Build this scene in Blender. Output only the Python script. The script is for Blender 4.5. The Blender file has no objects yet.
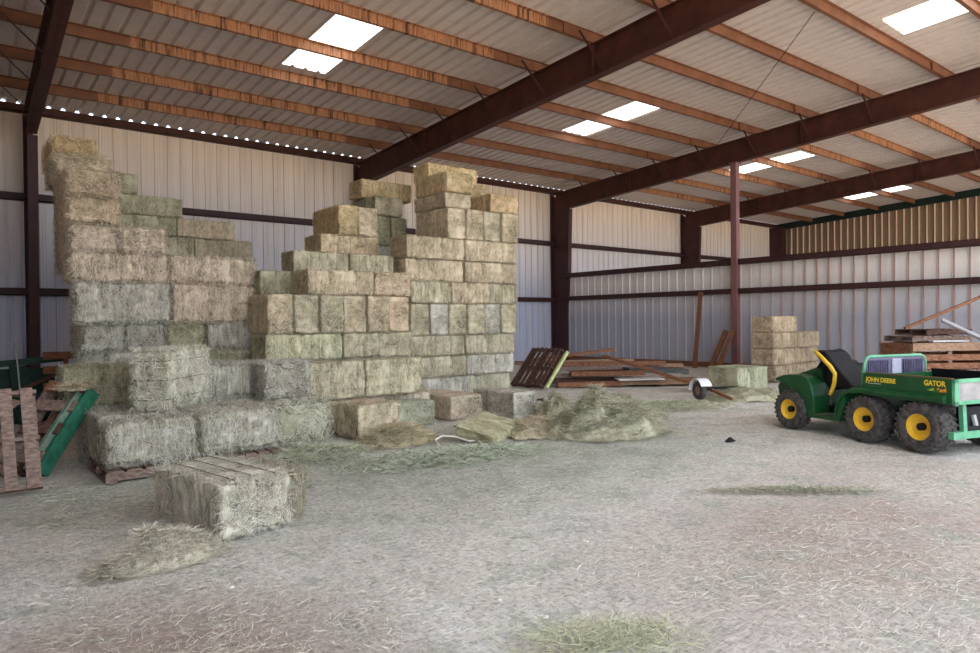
import bpy, math, random
import numpy as np
from mathutils import Vector, Matrix, noise
random.seed(7); RNG = np.random.default_rng(7)
C = bpy.context.scene.collection
PI = math.pi

# ------------------------------------------------------------------ helpers
class MB:
    """collects boxes, bars, prisms and tubes into one mesh"""
    def __init__(s): s.v = []; s.f = []
    def raw(s, vs, fs):
        b = len(s.v); s.v += [tuple(p) for p in vs]; s.f += [tuple(b + i for i in f) for f in fs]; return s
    def box(s, x0, x1, y0, y1, z0, z1):
        vs = [(x, y, z) for z in (z0, z1) for y in (y0, y1) for x in (x0, x1)]
        return s.raw(vs, [(0, 2, 3, 1), (4, 5, 7, 6), (0, 1, 5, 4), (2, 6, 7, 3), (0, 4, 6, 2), (1, 3, 7, 5)])
    def bar(s, p, q, w, h, up=(0, 0, 1)):
        p, q = Vector(p), Vector(q); d = (q - p).normalized(); u = Vector(up)
        if abs(d.dot(u)) > .98: u = Vector((1, 0, 0))
        a = d.cross(u).normalized(); b = a.cross(d).normalized()
        vs = [e + a * (w / 2 * i) + b * (h / 2 * j) for e in (p, q) for i, j in ((-1, -1), (1, -1), (1, 1), (-1, 1))]
        return s.raw(vs, [(0, 1, 2, 3), (7, 6, 5, 4), (0, 4, 5, 1), (1, 5, 6, 2), (2, 6, 7, 3), (3, 7, 4, 0)])
    def prism(s, pts, axis, a, b):
        """2-D outline extruded from a to b along an axis (0 x, 1 y, 2 z)"""
        n = len(pts)
        def P(u, v, w): return {0: (w, u, v), 1: (u, w, v), 2: (u, v, w)}[axis]
        vs = [P(u, v, a) for u, v in pts] + [P(u, v, b) for u, v in pts]
        fs = [tuple(range(n)), tuple(range(2 * n - 1, n - 1, -1))] + [(i, i + n, (i + 1) % n + n, (i + 1) % n) for i in range(n)]
        return s.raw(vs, fs)
    def tube(s, pts, r, n=8, close=False):
        pts = [Vector(p) for p in pts]; m = len(pts); ring = []; prev = None
        for i, p in enumerate(pts):
            if close: d = pts[(i + 1) % m] - pts[i - 1]
            else: d = pts[min(i + 1, m - 1)] - pts[max(i - 1, 0)]
            d.normalize()
            u = prev if prev is not None and abs(prev.dot(d)) < .95 else (Vector((0, 0, 1)) if abs(d.z) < .9 else Vector((1, 0, 0)))
            a = d.cross(u).normalized(); b = a.cross(d).normalized(); prev = b
            ring.append([p + (a * math.cos(t) + b * math.sin(t)) * r for t in [2 * PI * k / n for k in range(n)]])
        vs = [q for rr in ring for q in rr]; fs = []
        for i in range(m if close else m - 1):
            j = (i + 1) % m
            fs += [(i * n + k, i * n + (k + 1) % n, j * n + (k + 1) % n, j * n + k) for k in range(n)]
        if not close: fs += [tuple(range(n - 1, -1, -1)), tuple(range((m - 1) * n, m * n))]
        return s.raw(vs, fs)
    def lathe(s, prof, n=32, axis=1, c=(0, 0, 0), close=True):
        """(radius, offset) profile turned about an axis through c"""
        m = len(prof); vs = []
        for k in range(n):
            t = 2 * PI * k / n
            for r, o in prof:
                p = {1: (r * math.cos(t), o, r * math.sin(t)), 2: (r * math.cos(t), r * math.sin(t), o), 0: (o, r * math.cos(t), r * math.sin(t))}[axis]
                vs.append((p[0] + c[0], p[1] + c[1], p[2] + c[2]))
        fs = []
        for k in range(n):
            k2 = (k + 1) % n
            for i in range(m if close else m - 1):
                j = (i + 1) % m
                fs.append((k * m + i, k * m + j, k2 * m + j, k2 * m + i))
        return s.raw(vs, fs)
    def mesh(s, name, smooth=False):
        me = bpy.data.meshes.new(name); me.from_pydata(s.v, [], s.f); me.update()
        import bmesh
        bm = bmesh.new(); bm.from_mesh(me); bmesh.ops.recalc_face_normals(bm, faces=bm.faces); bm.to_mesh(me); bm.free()
        if smooth: me.polygons.foreach_set('use_smooth', [True] * len(me.polygons))
        return me

def link(name, me, mat, parent=None, loc=None, bevel=0):
    o = bpy.data.objects.new(name, me); C.objects.link(o)
    if mat and not me.materials: me.materials.append(mat)
    if parent: o.parent = parent
    if loc: o.location = loc
    if bevel:
        b = o.modifiers.new('edge', 'BEVEL'); b.width = bevel; b.segments = 2; b.limit_method = 'ANGLE'
    return o
def build(mb, name, mat, parent=None, smooth=False, bevel=0, loc=None):
    return link(name, mb.mesh(name, smooth), mat, parent, loc, bevel)
def tag(o, label, cat, group=None, kind=None):
    o['label'] = label; o['category'] = cat
    if group: o['group'] = group
    if kind: o['kind'] = kind
    return o
def thing(name, label, cat, loc=(0, 0, 0), rz=0, group=None):
    o = bpy.data.objects.new(name, None); C.objects.link(o); o.empty_display_size = .1
    o.location = loc; o.rotation_euler = (0, 0, rz)
    return tag(o, label, cat, group)
def structure(o): o['kind'] = 'structure'; return o

# ------------------------------------------------------------------ materials
def srgb(r, g, b):
    return tuple(((c / 255) / 12.92 if c / 255 < .04045 else ((c / 255 + .055) / 1.055) ** 2.4) for c in (r, g, b)) + (1,)
class NT:
    def __init__(s, name, rough=.8, spec=.3):
        s.m = bpy.data.materials.new(name); s.m.use_nodes = True; s.t = s.m.node_tree
        s.b = s.t.nodes['Principled BSDF']; s.b.inputs['Roughness'].default_value = rough
        s.b.inputs['Specular IOR Level'].default_value = spec
    def n(s, ty, **kw):
        nd = s.t.nodes.new(ty)
        for k, v in kw.items():
            if k in nd.inputs: nd.inputs[k].default_value = v
            else: setattr(nd, k, v)
        return nd
    def l(s, a, b): s.t.links.new(a, b)
    def coord(s, scale=(1, 1, 1), obj=True):
        tc = s.n('ShaderNodeTexCoord') if obj else s.n('ShaderNodeNewGeometry'); mp = s.n('ShaderNodeMapping')
        mp.inputs['Scale'].default_value = scale; s.l(tc.outputs['Object' if obj else 'Position'], mp.inputs['Vector']); return mp.outputs['Vector']
    def noise(s, vec, scale, detail=4, rough=.6):
        nd = s.n('ShaderNodeTexNoise'); nd.inputs['Scale'].default_value = scale; nd.inputs['Detail'].default_value = detail
        nd.inputs['Roughness'].default_value = rough; s.l(vec, nd.inputs['Vector']); return nd.outputs['Fac']
    def ramp(s, fac, stops):
        nd = s.n('ShaderNodeValToRGB'); e = nd.color_ramp.elements
        while len(e) < len(stops): e.new(.5)
        for el, (p, c) in zip(e, stops): el.position = p; el.color = c
        s.l(fac, nd.inputs['Fac']); return nd.outputs['Color']
    def mix(s, fac, a, b, mode='MIX'):
        nd = s.n('ShaderNodeMix', data_type='RGBA', blend_type=mode)
        for v, i in ((fac, 0), (a, 6), (b, 7)):
            if hasattr(v, 'links'): s.l(v, nd.inputs[i])
            else: nd.inputs[i].default_value = v
        return nd.outputs[2]
    def math(s, op, a, b=0.):
        nd = s.n('ShaderNodeMath', operation=op)
        for i, v in enumerate((a, b)):
            if hasattr(v, 'links'): s.l(v, nd.inputs[i])
            else: nd.inputs[i].default_value = v
        return nd.outputs[0]
    def bump(s, h, strength=.5, dist=.02):
        nd = s.n('ShaderNodeBump'); nd.inputs['Strength'].default_value = strength; nd.inputs['Distance'].default_value = dist
        s.l(h, nd.inputs['Height']); s.l(nd.outputs[0], s.b.inputs['Normal'])
    def col(s, c):
        if hasattr(c, 'links'): s.l(c, s.b.inputs['Base Color'])
        else: s.b.inputs['Base Color'].default_value = c
        return s.m

def worn(name, a, b, scale=6, rough=.6, metal=0, stretch=(1, 1, 1), spec=.3, bump=0):
    t = NT(name, rough, spec); v = t.coord(stretch); f = t.noise(v, scale, 5)
    t.b.inputs['Metallic'].default_value = metal
    if bump: t.bump(f, bump, .01)
    return t.col(t.ramp(f, [(.35, a), (.68, b)]))
def flat(name, c, rough=.5, spec=.4):
    t = NT(name, rough, spec); v = t.coord(); f = t.noise(v, 9, 3)
    return t.col(t.mix(f, c, tuple(x * .8 for x in c[:3]) + (1,)))

def hay_material():
    t = NT('hay', .95, .08)
    a = t.n('ShaderNodeAttribute', attribute_name='shade'); oi = t.n('ShaderNodeObjectInfo')
    v = t.coord((1, 1, 1)); v2 = t.coord((3, .7, .7))
    f = t.noise(v2, 13, 6, .8); g = t.noise(v, 3.2, 4); fl = t.noise(t.coord((1, .10, .10)), 9, 3, .6)
    k = t.math('ADD', t.math('MULTIPLY', a.outputs['Fac'], .72), t.math('ADD', t.math('MULTIPLY', f, .60), t.math('MULTIPLY', t.math('SUBTRACT', fl, .5), .42)))
    k = t.math('SUBTRACT', k, .10)
    base = t.ramp(k, [(.13, srgb(70, 62, 52)), (.34, srgb(160, 150, 131)), (.56, srgb(220, 212, 194)), (.92, srgb(250, 245, 234))])
    green = t.mix(.32, base, srgb(210, 222, 204), 'MULTIPLY')
    base = t.mix(t.ramp(g, [(.42, (0, 0, 0, 1)), (.62, (1, 1, 1, 1))]), base, green)
    t.bump(f, .6, .02)
    return t.col(t.mix(1., base, oi.outputs['Color'], 'MULTIPLY'))
HAY = hay_material()

def steel_red(name, a, b, stain=False):
    t = NT(name, .55, .3); v = t.coord(); f = t.noise(v, 2.5, 5); c = t.ramp(f, [(.3, a), (.7, b)])
    if stain:
        sx = t.coord((9, .3, .6)); s1 = t.noise(sx, 1.5, 5, .7)
        st = t.ramp(s1, [(.38, srgb(72, 44, 30)), (.46, srgb(158, 108, 74)), (.56, srgb(186, 134, 98)), (.64, srgb(104, 66, 46))])
        g = t.n('ShaderNodeNewGeometry'); sp = t.n('ShaderNodeSeparateXYZ'); t.l(g.outputs['Position'], sp.inputs[0])
        X = sp.outputs['X']
        def band(lo, hi): return t.math('MULTIPLY', t.math('GREATER_THAN', X, lo), t.math('LESS_THAN', X, hi))
        m = t.math('ADD', band(3.0, 9.35), band(20.9, 27.2))
        c = t.mix(m, c, st)
    return t.col(c)
PURLIN = steel_red('purlin_paint', srgb(112, 72, 50), srgb(142, 96, 70), True)
RAFTER = steel_red('rafter_paint', srgb(62, 34, 27), srgb(88, 50, 38))
COLUMN = steel_red('column_paint', srgb(62, 36, 38), srgb(76, 46, 46))
POSTM = steel_red('post_paint', srgb(122, 84, 84), srgb(136, 96, 94))
GIRT = steel_red('girt_paint', srgb(58, 34, 36), srgb(72, 44, 44))

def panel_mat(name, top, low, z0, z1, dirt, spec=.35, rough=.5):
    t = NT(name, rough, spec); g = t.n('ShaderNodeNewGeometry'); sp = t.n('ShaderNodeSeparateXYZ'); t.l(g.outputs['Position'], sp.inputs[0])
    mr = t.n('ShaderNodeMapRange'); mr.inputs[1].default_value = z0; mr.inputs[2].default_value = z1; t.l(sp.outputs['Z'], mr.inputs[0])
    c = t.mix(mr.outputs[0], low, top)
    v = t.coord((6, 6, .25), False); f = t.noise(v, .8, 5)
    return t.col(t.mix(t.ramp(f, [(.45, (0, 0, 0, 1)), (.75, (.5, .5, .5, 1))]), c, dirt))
PANEL = panel_mat('wall_sheeting', srgb(246, 228, 206), srgb(202, 208, 228), 2.0, 6.4, srgb(196, 172, 148))  # warm bounce above and cool sky light below painted into the colour
def rust_highlight_lines(m, name, pitch, off, w, rust, y0, y1, dark=None):  # rust is the line colour: partition stain, painted highlight on the gable
    t = NT.__new__(NT); t.m = m; t.t = m.node_tree; t.b = t.t.nodes['Principled BSDF']
    src = t.b.inputs['Base Color'].links[0].from_socket
    g = t.n('ShaderNodeNewGeometry'); sp = t.n('ShaderNodeSeparateXYZ'); t.l(g.outputs['Position'], sp.inputs[0])
    f = t.math('FRACT', t.math('DIVIDE', t.math('SUBTRACT', sp.outputs['Y'], off), pitch))
    ln = t.math('MULTIPLY', t.math('GREATER_THAN', f, .5 - w), t.math('LESS_THAN', f, .5))
    mr = t.n('ShaderNodeMapRange'); mr.inputs[1].default_value = y0; mr.inputs[2].default_value = y1; t.l(sp.outputs['Y'], mr.inputs[0])
    t.col(t.mix(t.math('MULTIPLY', ln, mr.outputs[0]), src, rust)); return m
PART = panel_mat('partition_sheeting', srgb(236, 228, 222), srgb(172, 174, 186), 1.6, 2.9, srgb(196, 182, 174)); rust_highlight_lines(PART, 'p', .34, -17.2, .085, srgb(146, 114, 100), -7., -10.5)
YOFF = -20.6
GABLE = panel_mat('gable_sheeting', srgb(150, 124, 98), srgb(150, 124, 98), 2., 7., srgb(124, 100, 76)); rust_highlight_lines(GABLE, 'g', .34, YOFF, .10, srgb(226, 204, 176), 5., 4.)  # pale lines paint a highlight along the gable ribs
ROOF = panel_mat('roof_sheeting', srgb(216, 203, 194), srgb(216, 203, 194), 6., 8., srgb(190, 176, 166))
GREENTRIM = flat('green_trim', srgb(24, 44, 36))
WOOD = worn('weathered_wood', srgb(104, 86, 78), srgb(156, 134, 122), 5, .85, stretch=(3, 8, 8), spec=.1, bump=.3)
WOODRED = worn('reddish_wood', srgb(104, 68, 50), srgb(160, 116, 92), 4, .85, stretch=(3, 8, 8), spec=.1, bump=.3)
WOODDARK = worn('dark_wood', srgb(70, 50, 46), srgb(112, 86, 76), 5, .85, stretch=(3, 8, 8), spec=.1, bump=.3)
WOODTAN = worn('tan_wood', srgb(136, 108, 88), srgb(170, 140, 116), 4, .85, stretch=(3, 8, 8), spec=.1, bump=.3)
ORANGEW = worn('orange_board', srgb(112, 76, 56), srgb(146, 102, 78), 4, .8, stretch=(3, 8, 8), spec=.1)
LIME = worn('yellow_green_paint', srgb(176, 190, 120), srgb(214, 222, 168), 8, .7)
GREENP = worn('green_painted_wood', srgb(32, 92, 72), srgb(54, 124, 98), 8, .7)
TWINE = flat('pale_twine', srgb(226, 220, 206), .8); TWINE_HAY = flat('straw_twine', srgb(206, 194, 164), .8)
TWINE_DARK = flat('dark_twine', srgb(96, 88, 74), .8)
JDGREEN = worn('deere_green', srgb(14, 68, 34), srgb(28, 86, 46), 3, .35, spec=.5)
LTGREEN = worn('light_green_frame', srgb(76, 150, 112), srgb(112, 180, 142), 5, .4, spec=.5)
YELLOW = worn('wheel_yellow', srgb(226, 180, 40), srgb(242, 200, 70), 6, .45, spec=.5)
RUBBER = worn('tyre_rubber', srgb(56, 53, 53), srgb(100, 95, 93), 14, .9, spec=.2)
BLACK = worn('black_plastic', srgb(14, 14, 18), srgb(26, 26, 32), 6, .6, spec=.25)
MESHP = worn('violet_grey_mesh', srgb(92, 88, 112), srgb(116, 112, 136), 12, .6)
GREYM = worn('grey_metal', srgb(150, 148, 150), srgb(178, 176, 178), 5, .4, metal=.3)
WHITEP = worn('white_paint', srgb(224, 226, 230), srgb(244, 245, 248), 4, .5)
DARKGREEN = worn('dark_green_steel', srgb(22, 48, 36), srgb(36, 66, 50), 5, .6)
BLUE = flat('navy_panel', srgb(28, 34, 60))
TEXTY = flat('yellow_lettering', srgb(238, 206, 60), .5)
TEXTO = flat('orange_lettering', srgb(240, 160, 50), .5)
TEXTG = flat('leaf_lettering', srgb(150, 200, 60), .5)
LIGHTC = flat('pale_card', srgb(222, 218, 212), .7)
CHAR = flat('charred_black', srgb(30, 28, 28), .9)

def skylight_mat():
    t = NT('fibreglass', .4, .3); t.col(srgb(246, 248, 244))
    v = t.coord((14, .4, 1)); f = t.noise(v, 1.5, 2)
    t.l(t.ramp(f, [(.35, srgb(214, 196, 150)), (.5, srgb(255, 255, 255))]), t.b.inputs['Emission Color'])
    t.b.inputs['Emission Strength'].default_value = 2.4
    return t.m
SKY = skylight_mat()

# ------------------------------------------------------------------ dimensions of the barn
BAY = 8.92; XF = [1.78 + BAY * i for i in range(4)]            # main frames
XL, XE = -7.1, 37.5                                            # gable ends
YO = -20.6                                                     # open front edge of the roof
EAVE = 6.75; SL = .058
def roofz(y): return EAVE + .2 + SL * abs(y)
PUR = [-.3 - 1.69 * k for k in range(1, 12)]

# ------------------------------------------------------------------ floor
def ground_mat():
    t = NT('straw_floor', .95, .05)
    p = t.coord((1, 1, 1), False)
    big = t.noise(p, .42, 5, .6); mid = t.noise(p, 2.2, 5, .65)
    fine = t.noise(t.coord((1, 1, 1), False), 26, 6, .8)
    fib = t.noise(t.coord((9, 55, 1), False), 1.2, 4, .75); fib2 = t.noise(t.coord((50, 10, 1), False), 1.2, 4, .75)
    straw = t.ramp(t.math('ADD', t.math('MULTIPLY', fine, .5), t.math('MULTIPLY', t.math('ADD', fib, fib2), .26)),
                   [(.38, srgb(134, 124, 114)), (.49, srgb(204, 199, 192)), (.59, srgb(242, 238, 232))])
    dirt = t.ramp(fine, [(.3, srgb(142, 120, 112)), (.7, srgb(186, 164, 154))])
    teal = t.ramp(t.math('ADD', t.math('MULTIPLY', fine, .6), t.math('MULTIPLY', fib, .4)), [(.36, srgb(112, 114, 102)), (.62, srgb(194, 198, 186))])
    g = t.n('ShaderNodeNewGeometry'); sp = t.n('ShaderNodeSeparateXYZ'); t.l(g.outputs['Position'], sp.inputs[0])
    def blob(cx, cy, rx, ry):
        a = t.math('POWER', t.math('DIVIDE', t.math('SUBTRACT', sp.outputs['X'], cx), rx), 2.)
        b = t.math('POWER', t.math('DIVIDE', t.math('SUBTRACT', sp.outputs['Y'], cy), ry), 2.)
        return t.math('MAXIMUM', t.math('SUBTRACT', 1., t.math('ADD', a, b)), 0.)
    m = t.math('ADD', blob(5.2, -13.4, 5.0, 2.8), blob(1.2, -12.6, 1.6, 1.1)); m = t.math('MULTIPLY', m, t.math('MULTIPLY', mid, 1.7))
    dl = t.math('ADD', t.math('MULTIPLY', blob(.75, -16.6, 1.3, 1.5), 1.7), blob(4.6, -18.2, 2.4, 2.4)); dl = t.math('ADD', dl, blob(7, -17.6, 3, 2))
    dm = t.math('MULTIPLY', t.math('ADD', .04, dl), t.math('MULTIPLY', big, 1.15))
    # the yard outside the open front is bare dry earth
    out = t.ramp(t.math('SUBTRACT', t.math('MULTIPLY', sp.outputs['Y'], -1.), 20.), [(0, (0, 0, 0, 1)), (1, (1, 1, 1, 1))])
    c = t.mix(t.math('MINIMUM', dm, .85), straw, dirt); c = t.mix(t.math('MINIMUM', m, .85), c, teal); pt = t.ramp(mid, [(.50, (0, 0, 0, 1)), (.66, (.6, .6, .6, 1))]); c = t.mix(pt, c, teal)
    c = t.mix(out, c, srgb(210, 192, 172))
    t.bump(t.math('ADD', fine, t.math('MULTIPLY', fib, .7)), 1., .014)
    return t.col(c)
def make_floor():
    xs = np.concatenate([[-90, -40, -20, -10], np.arange(-7, 20, .12), np.arange(20.5, 40, 1.), [45, 60, 110]])
    ys = np.concatenate([[-140, -80, -50, -35, -28], np.arange(-24, -8, .12), np.arange(-7.5, 2, .5), [3, 10]])
    X, Y = np.meshgrid(xs, ys); Z = np.zeros_like(X)
    ok = (X > -6.5) & (X < 20) & (Y > -23.5) & (Y < -8)
    for i, j in zip(*np.where(ok)):
        p = Vector((X[i, j] * 1.3, Y[i, j] * 1.3, 0)); Z[i, j] = -.014 + .018 * noise.noise(p) + .012 * noise.noise(p * 3.1)
    Z = np.minimum(Z, .004); n, m = X.shape
    vs = np.stack([X, Y, Z], -1).reshape(-1, 3); idx = np.arange(n * m).reshape(n, m)
    fs = np.stack([idx[:-1, :-1], idx[:-1, 1:], idx[1:, 1:], idx[1:, :-1]], -1).reshape(-1, 4)
    me = bpy.data.meshes.new('floor'); me.from_pydata(vs.tolist(), [], fs.tolist()); me.polygons.foreach_set('use_smooth', [True] * len(me.polygons))
    return structure(link('floor', me, ground_mat()))
make_floor()

# ------------------------------------------------------------------ walls and roof
def ribbed(a, b, pitch, prof):
    """running offsets of a ribbed metal sheet between a and b"""
    out = []; x = a
    while x < b - 1e-6:
        for f, h in prof:
            if x + f * pitch <= b: out.append((x + f * pitch, h))
        x += pitch
    out.append((b, 0)); return out
PBR = [(0, 0), (.44, 0), (.465, 1), (.535, 1), (.56, 0), (.68, 0), (.70, .22), (.73, .22), (.75, 0), (.88, 0), (.90, .22), (.93, .22), (.95, 0)]
PBR2 = [(0, 0), (.42, 0), (.47, 1), (.53, 1), (.58, 0)]
def sheet(pts, to3, z0, z1):
    mb = MB(); vs = []
    for u, h in pts: vs += [to3(u, h, z0(u) if callable(z0) else z0), to3(u, h, z1(u) if callable(z1) else z1)]
    return mb.raw(vs, [(2 * i, 2 * i + 2, 2 * i + 3, 2 * i + 1) for i in range(len(pts) - 1)])
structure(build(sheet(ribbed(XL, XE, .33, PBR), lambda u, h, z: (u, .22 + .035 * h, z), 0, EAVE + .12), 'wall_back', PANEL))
structure(build(sheet(ribbed(XL, -1.2, .33, PBR), lambda u, h, z: (u, YO - .03 * h, z), 0, roofz(YO) - .02), 'wall_front_blocker', PANEL))  # unseen wall added to block light from the left front
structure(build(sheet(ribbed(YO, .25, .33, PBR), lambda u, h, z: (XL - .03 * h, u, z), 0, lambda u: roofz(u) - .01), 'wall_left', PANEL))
structure(build(sheet(ribbed(YO, .25, .34, PBR2), lambda u, h, z: (XE + .22 - .10 * h, u, z), 0, lambda u: roofz(u) - .01), 'wall_right', GABLE))
XP = XF[2] - .16
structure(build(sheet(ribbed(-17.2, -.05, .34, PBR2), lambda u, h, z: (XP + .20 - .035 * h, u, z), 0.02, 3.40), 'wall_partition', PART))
# eave dark green strip along the gable top
structure(build(MB().prism([(.1, EAVE - .16), (YO, EAVE - .16 - SL * YO), (YO, EAVE + .19 - SL * YO), (.1, EAVE + .19)], 0, XE + .02, XE + .10), 'trim_1', GREENTRIM))

SKYL = [(5.93, 6.93, -8.22, -5.42), (14.58, 15.62, -8.22, -5.42), (23.55, 24.6, -8.22, -5.42), (33.3, 34.4, -8.0, -5.3), (15.3, 16.5, -17.2, -14.0), (5.93, 6.93, -17.2, -14.0), (24.2, 25.3, -17.2, -14.0)]
def make_roof():
    pts = ribbed(XL, XE + .2, .305, [(0, 0), (.32, 0), (.45, 1), (.55, 1), (.68, 0)])
    ybr = sorted({YO, .06} | {s[2] for s in SKYL} | {s[3] for s in SKYL}); mb = MB(); vs = []
    for u, h in pts: vs += [(u, y, roofz(min(y, 0)) + .047 * h) for y in ybr]
    m = len(ybr); fs = []
    for i in range(len(pts) - 1):
        for j in range(m - 1):
            xc = (pts[i][0] + pts[i + 1][0]) / 2; yc = (ybr[j] + ybr[j + 1]) / 2
            if any(a < xc < b and c < yc < d for a, b, c, d in SKYL): continue
            fs.append((i * m + j, (i + 1) * m + j, (i + 1) * m + j + 1, i * m + j + 1))
    mb.raw(vs, fs); structure(build(mb, 'ceiling', ROOF))
    where = ['over the left hay stack', 'above and right of the tall hay tower', 'just right of the thin post top', 'beyond the farthest rafter', 'in the bright roof at upper right, near the open front', 'out of sight overhead', 'far right overhead']
    for (a, b, c, d), w in zip(SKYL, where):
        q = [(u, h) for u, h in pts if a - .18 < u < b + .18]; vv = []
        for u, h in q: vv += [(u, c, roofz(c) + .047 * h + .003), (u, d, roofz(d) + .047 * h + .003)]
        o = build(MB().raw(vv, [(2 * i, 2 * i + 2, 2 * i + 3, 2 * i + 1) for i in range(len(q) - 1)]), 'skylight_panel', SKY)
        tag(o, 'glowing white translucent skylight panel ' + w, 'skylight', 'roof skylights')
make_roof()

ORD = ['first', 'second', 'third', 'fourth', 'fifth', 'sixth', 'seventh', 'eighth', 'ninth', 'tenth', 'eleventh']
def bow(x): return float(np.interp(x, [-8, 1.8, 10.7, 19.6, 40], [.36, .36, .22, 0, 0]))
def zbar(x0, x1, y, zb):
    mb = MB(); xs = list(np.linspace(x0, x1, 24))
    for a, b in zip(xs[:-1], xs[1:]):
        for P in ([(-.012, 0), (.012, 0), (.012, .2), (-.012, .2)], [(0, 0), (.07, 0), (.07, .012), (0, .012)], [(-.07, .185), (0, .185), (0, .2), (-.07, .2)]):
            vs = [(x, y + bow(x) + u, EAVE - SL * (y + bow(x)) - .005 + v) for x in (a, b) for u, v in P]
            mb.raw(vs, [(0, 4, 5, 1), (1, 5, 6, 2), (2, 6, 7, 3), (3, 7, 4, 0)])
    return mb
def zbar_old(x0, x1, y, zb):
    return (MB().box(x0, x1, y - .012, y + .012, zb, zb + .2).box(x0, x1, y + .0, y + .07, zb, zb + .012)
            .box(x0, x1, y - .07, y, zb + .185, zb + .2))
for k, y in enumerate(PUR):
    zb = EAVE - SL * y - .005
    t = thing('roof_purlin', 'long rust-brown roof purlin, %s from the back eave' % ORD[k], 'purlin', (0, 0, 0), 0, 'roof purlins')
    build(zbar(XL + .05, XE, y, zb), 'beam', PURLIN, t)
    for x in XF:
        o_ = build(MB().box(x - .95, x + .95, -.03, -.012, -.006, .188).box(x - .95, x + .95, -.03, .06, -.012, -.002), 'lap_sleeve', PURLIN, t); yb = y + bow(x); o_.location = (0, yb, EAVE - SL * yb - .005)
        if x < 12: o_.location = (0, yb - (bow(x + 1) - bow(x)) * 0, o_.location.z)
tag(build(MB().box(XL + .05, XE, .0, .2, EAVE, EAVE + .012).box(XL + .05, XE, .0, .02, EAVE, EAVE + .185).box(XL + .05, XE, .0, .2, EAVE + .173, EAVE + .185), 'eave_strut', RAFTER),
    'dark red eave strut running along the top of the back wall', 'eave strut')
for z, w in ((4.80, 'upper'), (2.51, 'lower')):
    tag(build(MB().box(XL + .05, XE, 0, .03, z - .17, z).box(XL + .05, XE, 0, .20, z - .17, z - .155).box(XL + .05, XE, .0, .20, z - .015, z), 'wall_girt', GIRT),
        '%s dark maroon girt running along the back wall' % w, 'girt', 'back wall girts')

CN = ['first from left, beside the leaning hay stack', 'second, hidden behind the tall hay tower', 'third, where the low partition begins', 'fourth, seen above the partition']
RN = ['leftmost, over the left hay stack', 'second from left, passing over the hay tower', 'third, carried by the thin post', 'farthest, before the tan gable wall']
def ibeam_col(x, label):
    t = thing('steel_column', label, 'column', (x, 0, 0), 0, 'frame columns')
    build(MB().prism([(.21, 0), (-.62, 0), (-.84, 6.03), (.21, 6.74)], 0, -.012, .012), 'web', COLUMN, t)
    build(MB().box(-.1, .1, .18, .2, 0, 6.74), 'flange', COLUMN, t)
    build(MB().prism([(-.61, 0), (-.635, 0), (-.865, 6.03), (-.84, 6.03)], 0, -.1, .1), 'flange', COLUMN, t)
    build(MB().prism([(-.5, 0), (-.73, 6.03), (-.86, 6.03), (-.63, 0)], 0, -.1, -.085), 'stiffener', COLUMN, t)
def ibeam_raf(x, label):
    t = thing('roof_rafter', label, 'rafter', (x, 0, 0), -.028 if x < 3 else 0, 'frame rafters')
    def zb(y): return 6.0 - .062 * y
    def zt(y): return EAVE - .02 - SL * y
    y0, y1 = -.05, YO + .05
    ya = -.86
    build(MB().prism([(y0, zt(y0)), (y0, 6.05), (ya, zb(ya)), (y1, zb(y1)), (y1, zt(y1))], 0, -.016, .016), 'web', RAFTER, t)
    build(MB().prism([(ya, zb(ya)), (y1, zb(y1)), (y1, zb(y1) + .022), (ya, zb(ya) + .022)], 0, -.11, .11), 'flange', RAFTER, t)
    build(MB().prism([(y0, zt(y0) - .02), (y1, zt(y1) - .02), (y1, zt(y1)), (y0, zt(y0))], 0, -.11, .11), 'flange', RAFTER, t)
    for ys in (-3.9, -10.2):
        build(MB().box(-.1, .1, ys - .012, ys + .012, zb(ys), zt(ys)), 'stiffener', RAFTER, t)
    for y in PUR[:7]:
        build(MB().bar((-.75, y - .03, EAVE - SL * y), (-.03, y - .03, zb(y) + .06), .05, .012), 'brace', RAFTER, t)
for x, a, b in zip(XF, CN, RN):
    ibeam_col(x, 'dark maroon steel column, ' + a); ibeam_raf(x, 'dark red-brown roof rafter, ' + b)
t = thing('corner_column', 'dark corner column where the back wall meets the tan gable', 'column', (XE - .1, 0, 0), 0, 'frame columns')
build(MB().box(-.45, .1, -.5, .2, 0, 6.7), 'shaft', COLUMN, t); build(MB().box(-.47, .12, -.53, .2, 0, .03), 'base_plate', COLUMN, t)

PY_ = -8.12
t = thing('thin_post', 'thin mauve steel post standing under the third rafter', 'post', (XP + .02, PY_, 0))
build(MB().box(-.1, .1, -.1, .1, .012, 6.46), 'shaft', POSTM, t, bevel=.008); build(MB().box(-.16, .16, -.16, .16, 0, .014), 'base_plate', POSTM, t)
build(MB().box(-.14, .14, -.14, .14, 6.455, 6.475), 'cap_plate', POSTM, t)
for z, h, w in ((3.453, .17, 'top'), (2.531, .16, 'middle')):
    tag(build(MB().box(XP - .02, XP + .0, -17.2, -.5, z - h, z).box(XP - .02, XP + .15, -17.2, -.5, z - .015, z).box(XP - .02, XP + .15, -17.2, -.5, z - h, z - h + .015), 'partition_rail', GIRT),
        'dark maroon %s rail running the length of the low partition' % w, 'rail', 'partition rails')
tag(build(MB().box(XP + .124, XP + .158, -17.2, -.7, 0, .17), 'bottom_plank', ORANGEW), 'brown plank along the foot of the low partition', 'plank')
def rp(x, y): return (x, y, EAVE - SL * y - .05)
tag(build(MB().tube([rp(13.2, -13.6), rp(19.35, -7.6)], .009, 5), 'brace_rod', CHAR), 'thin dark brace rod crossing the roof between two rafters', 'brace rod')

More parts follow.
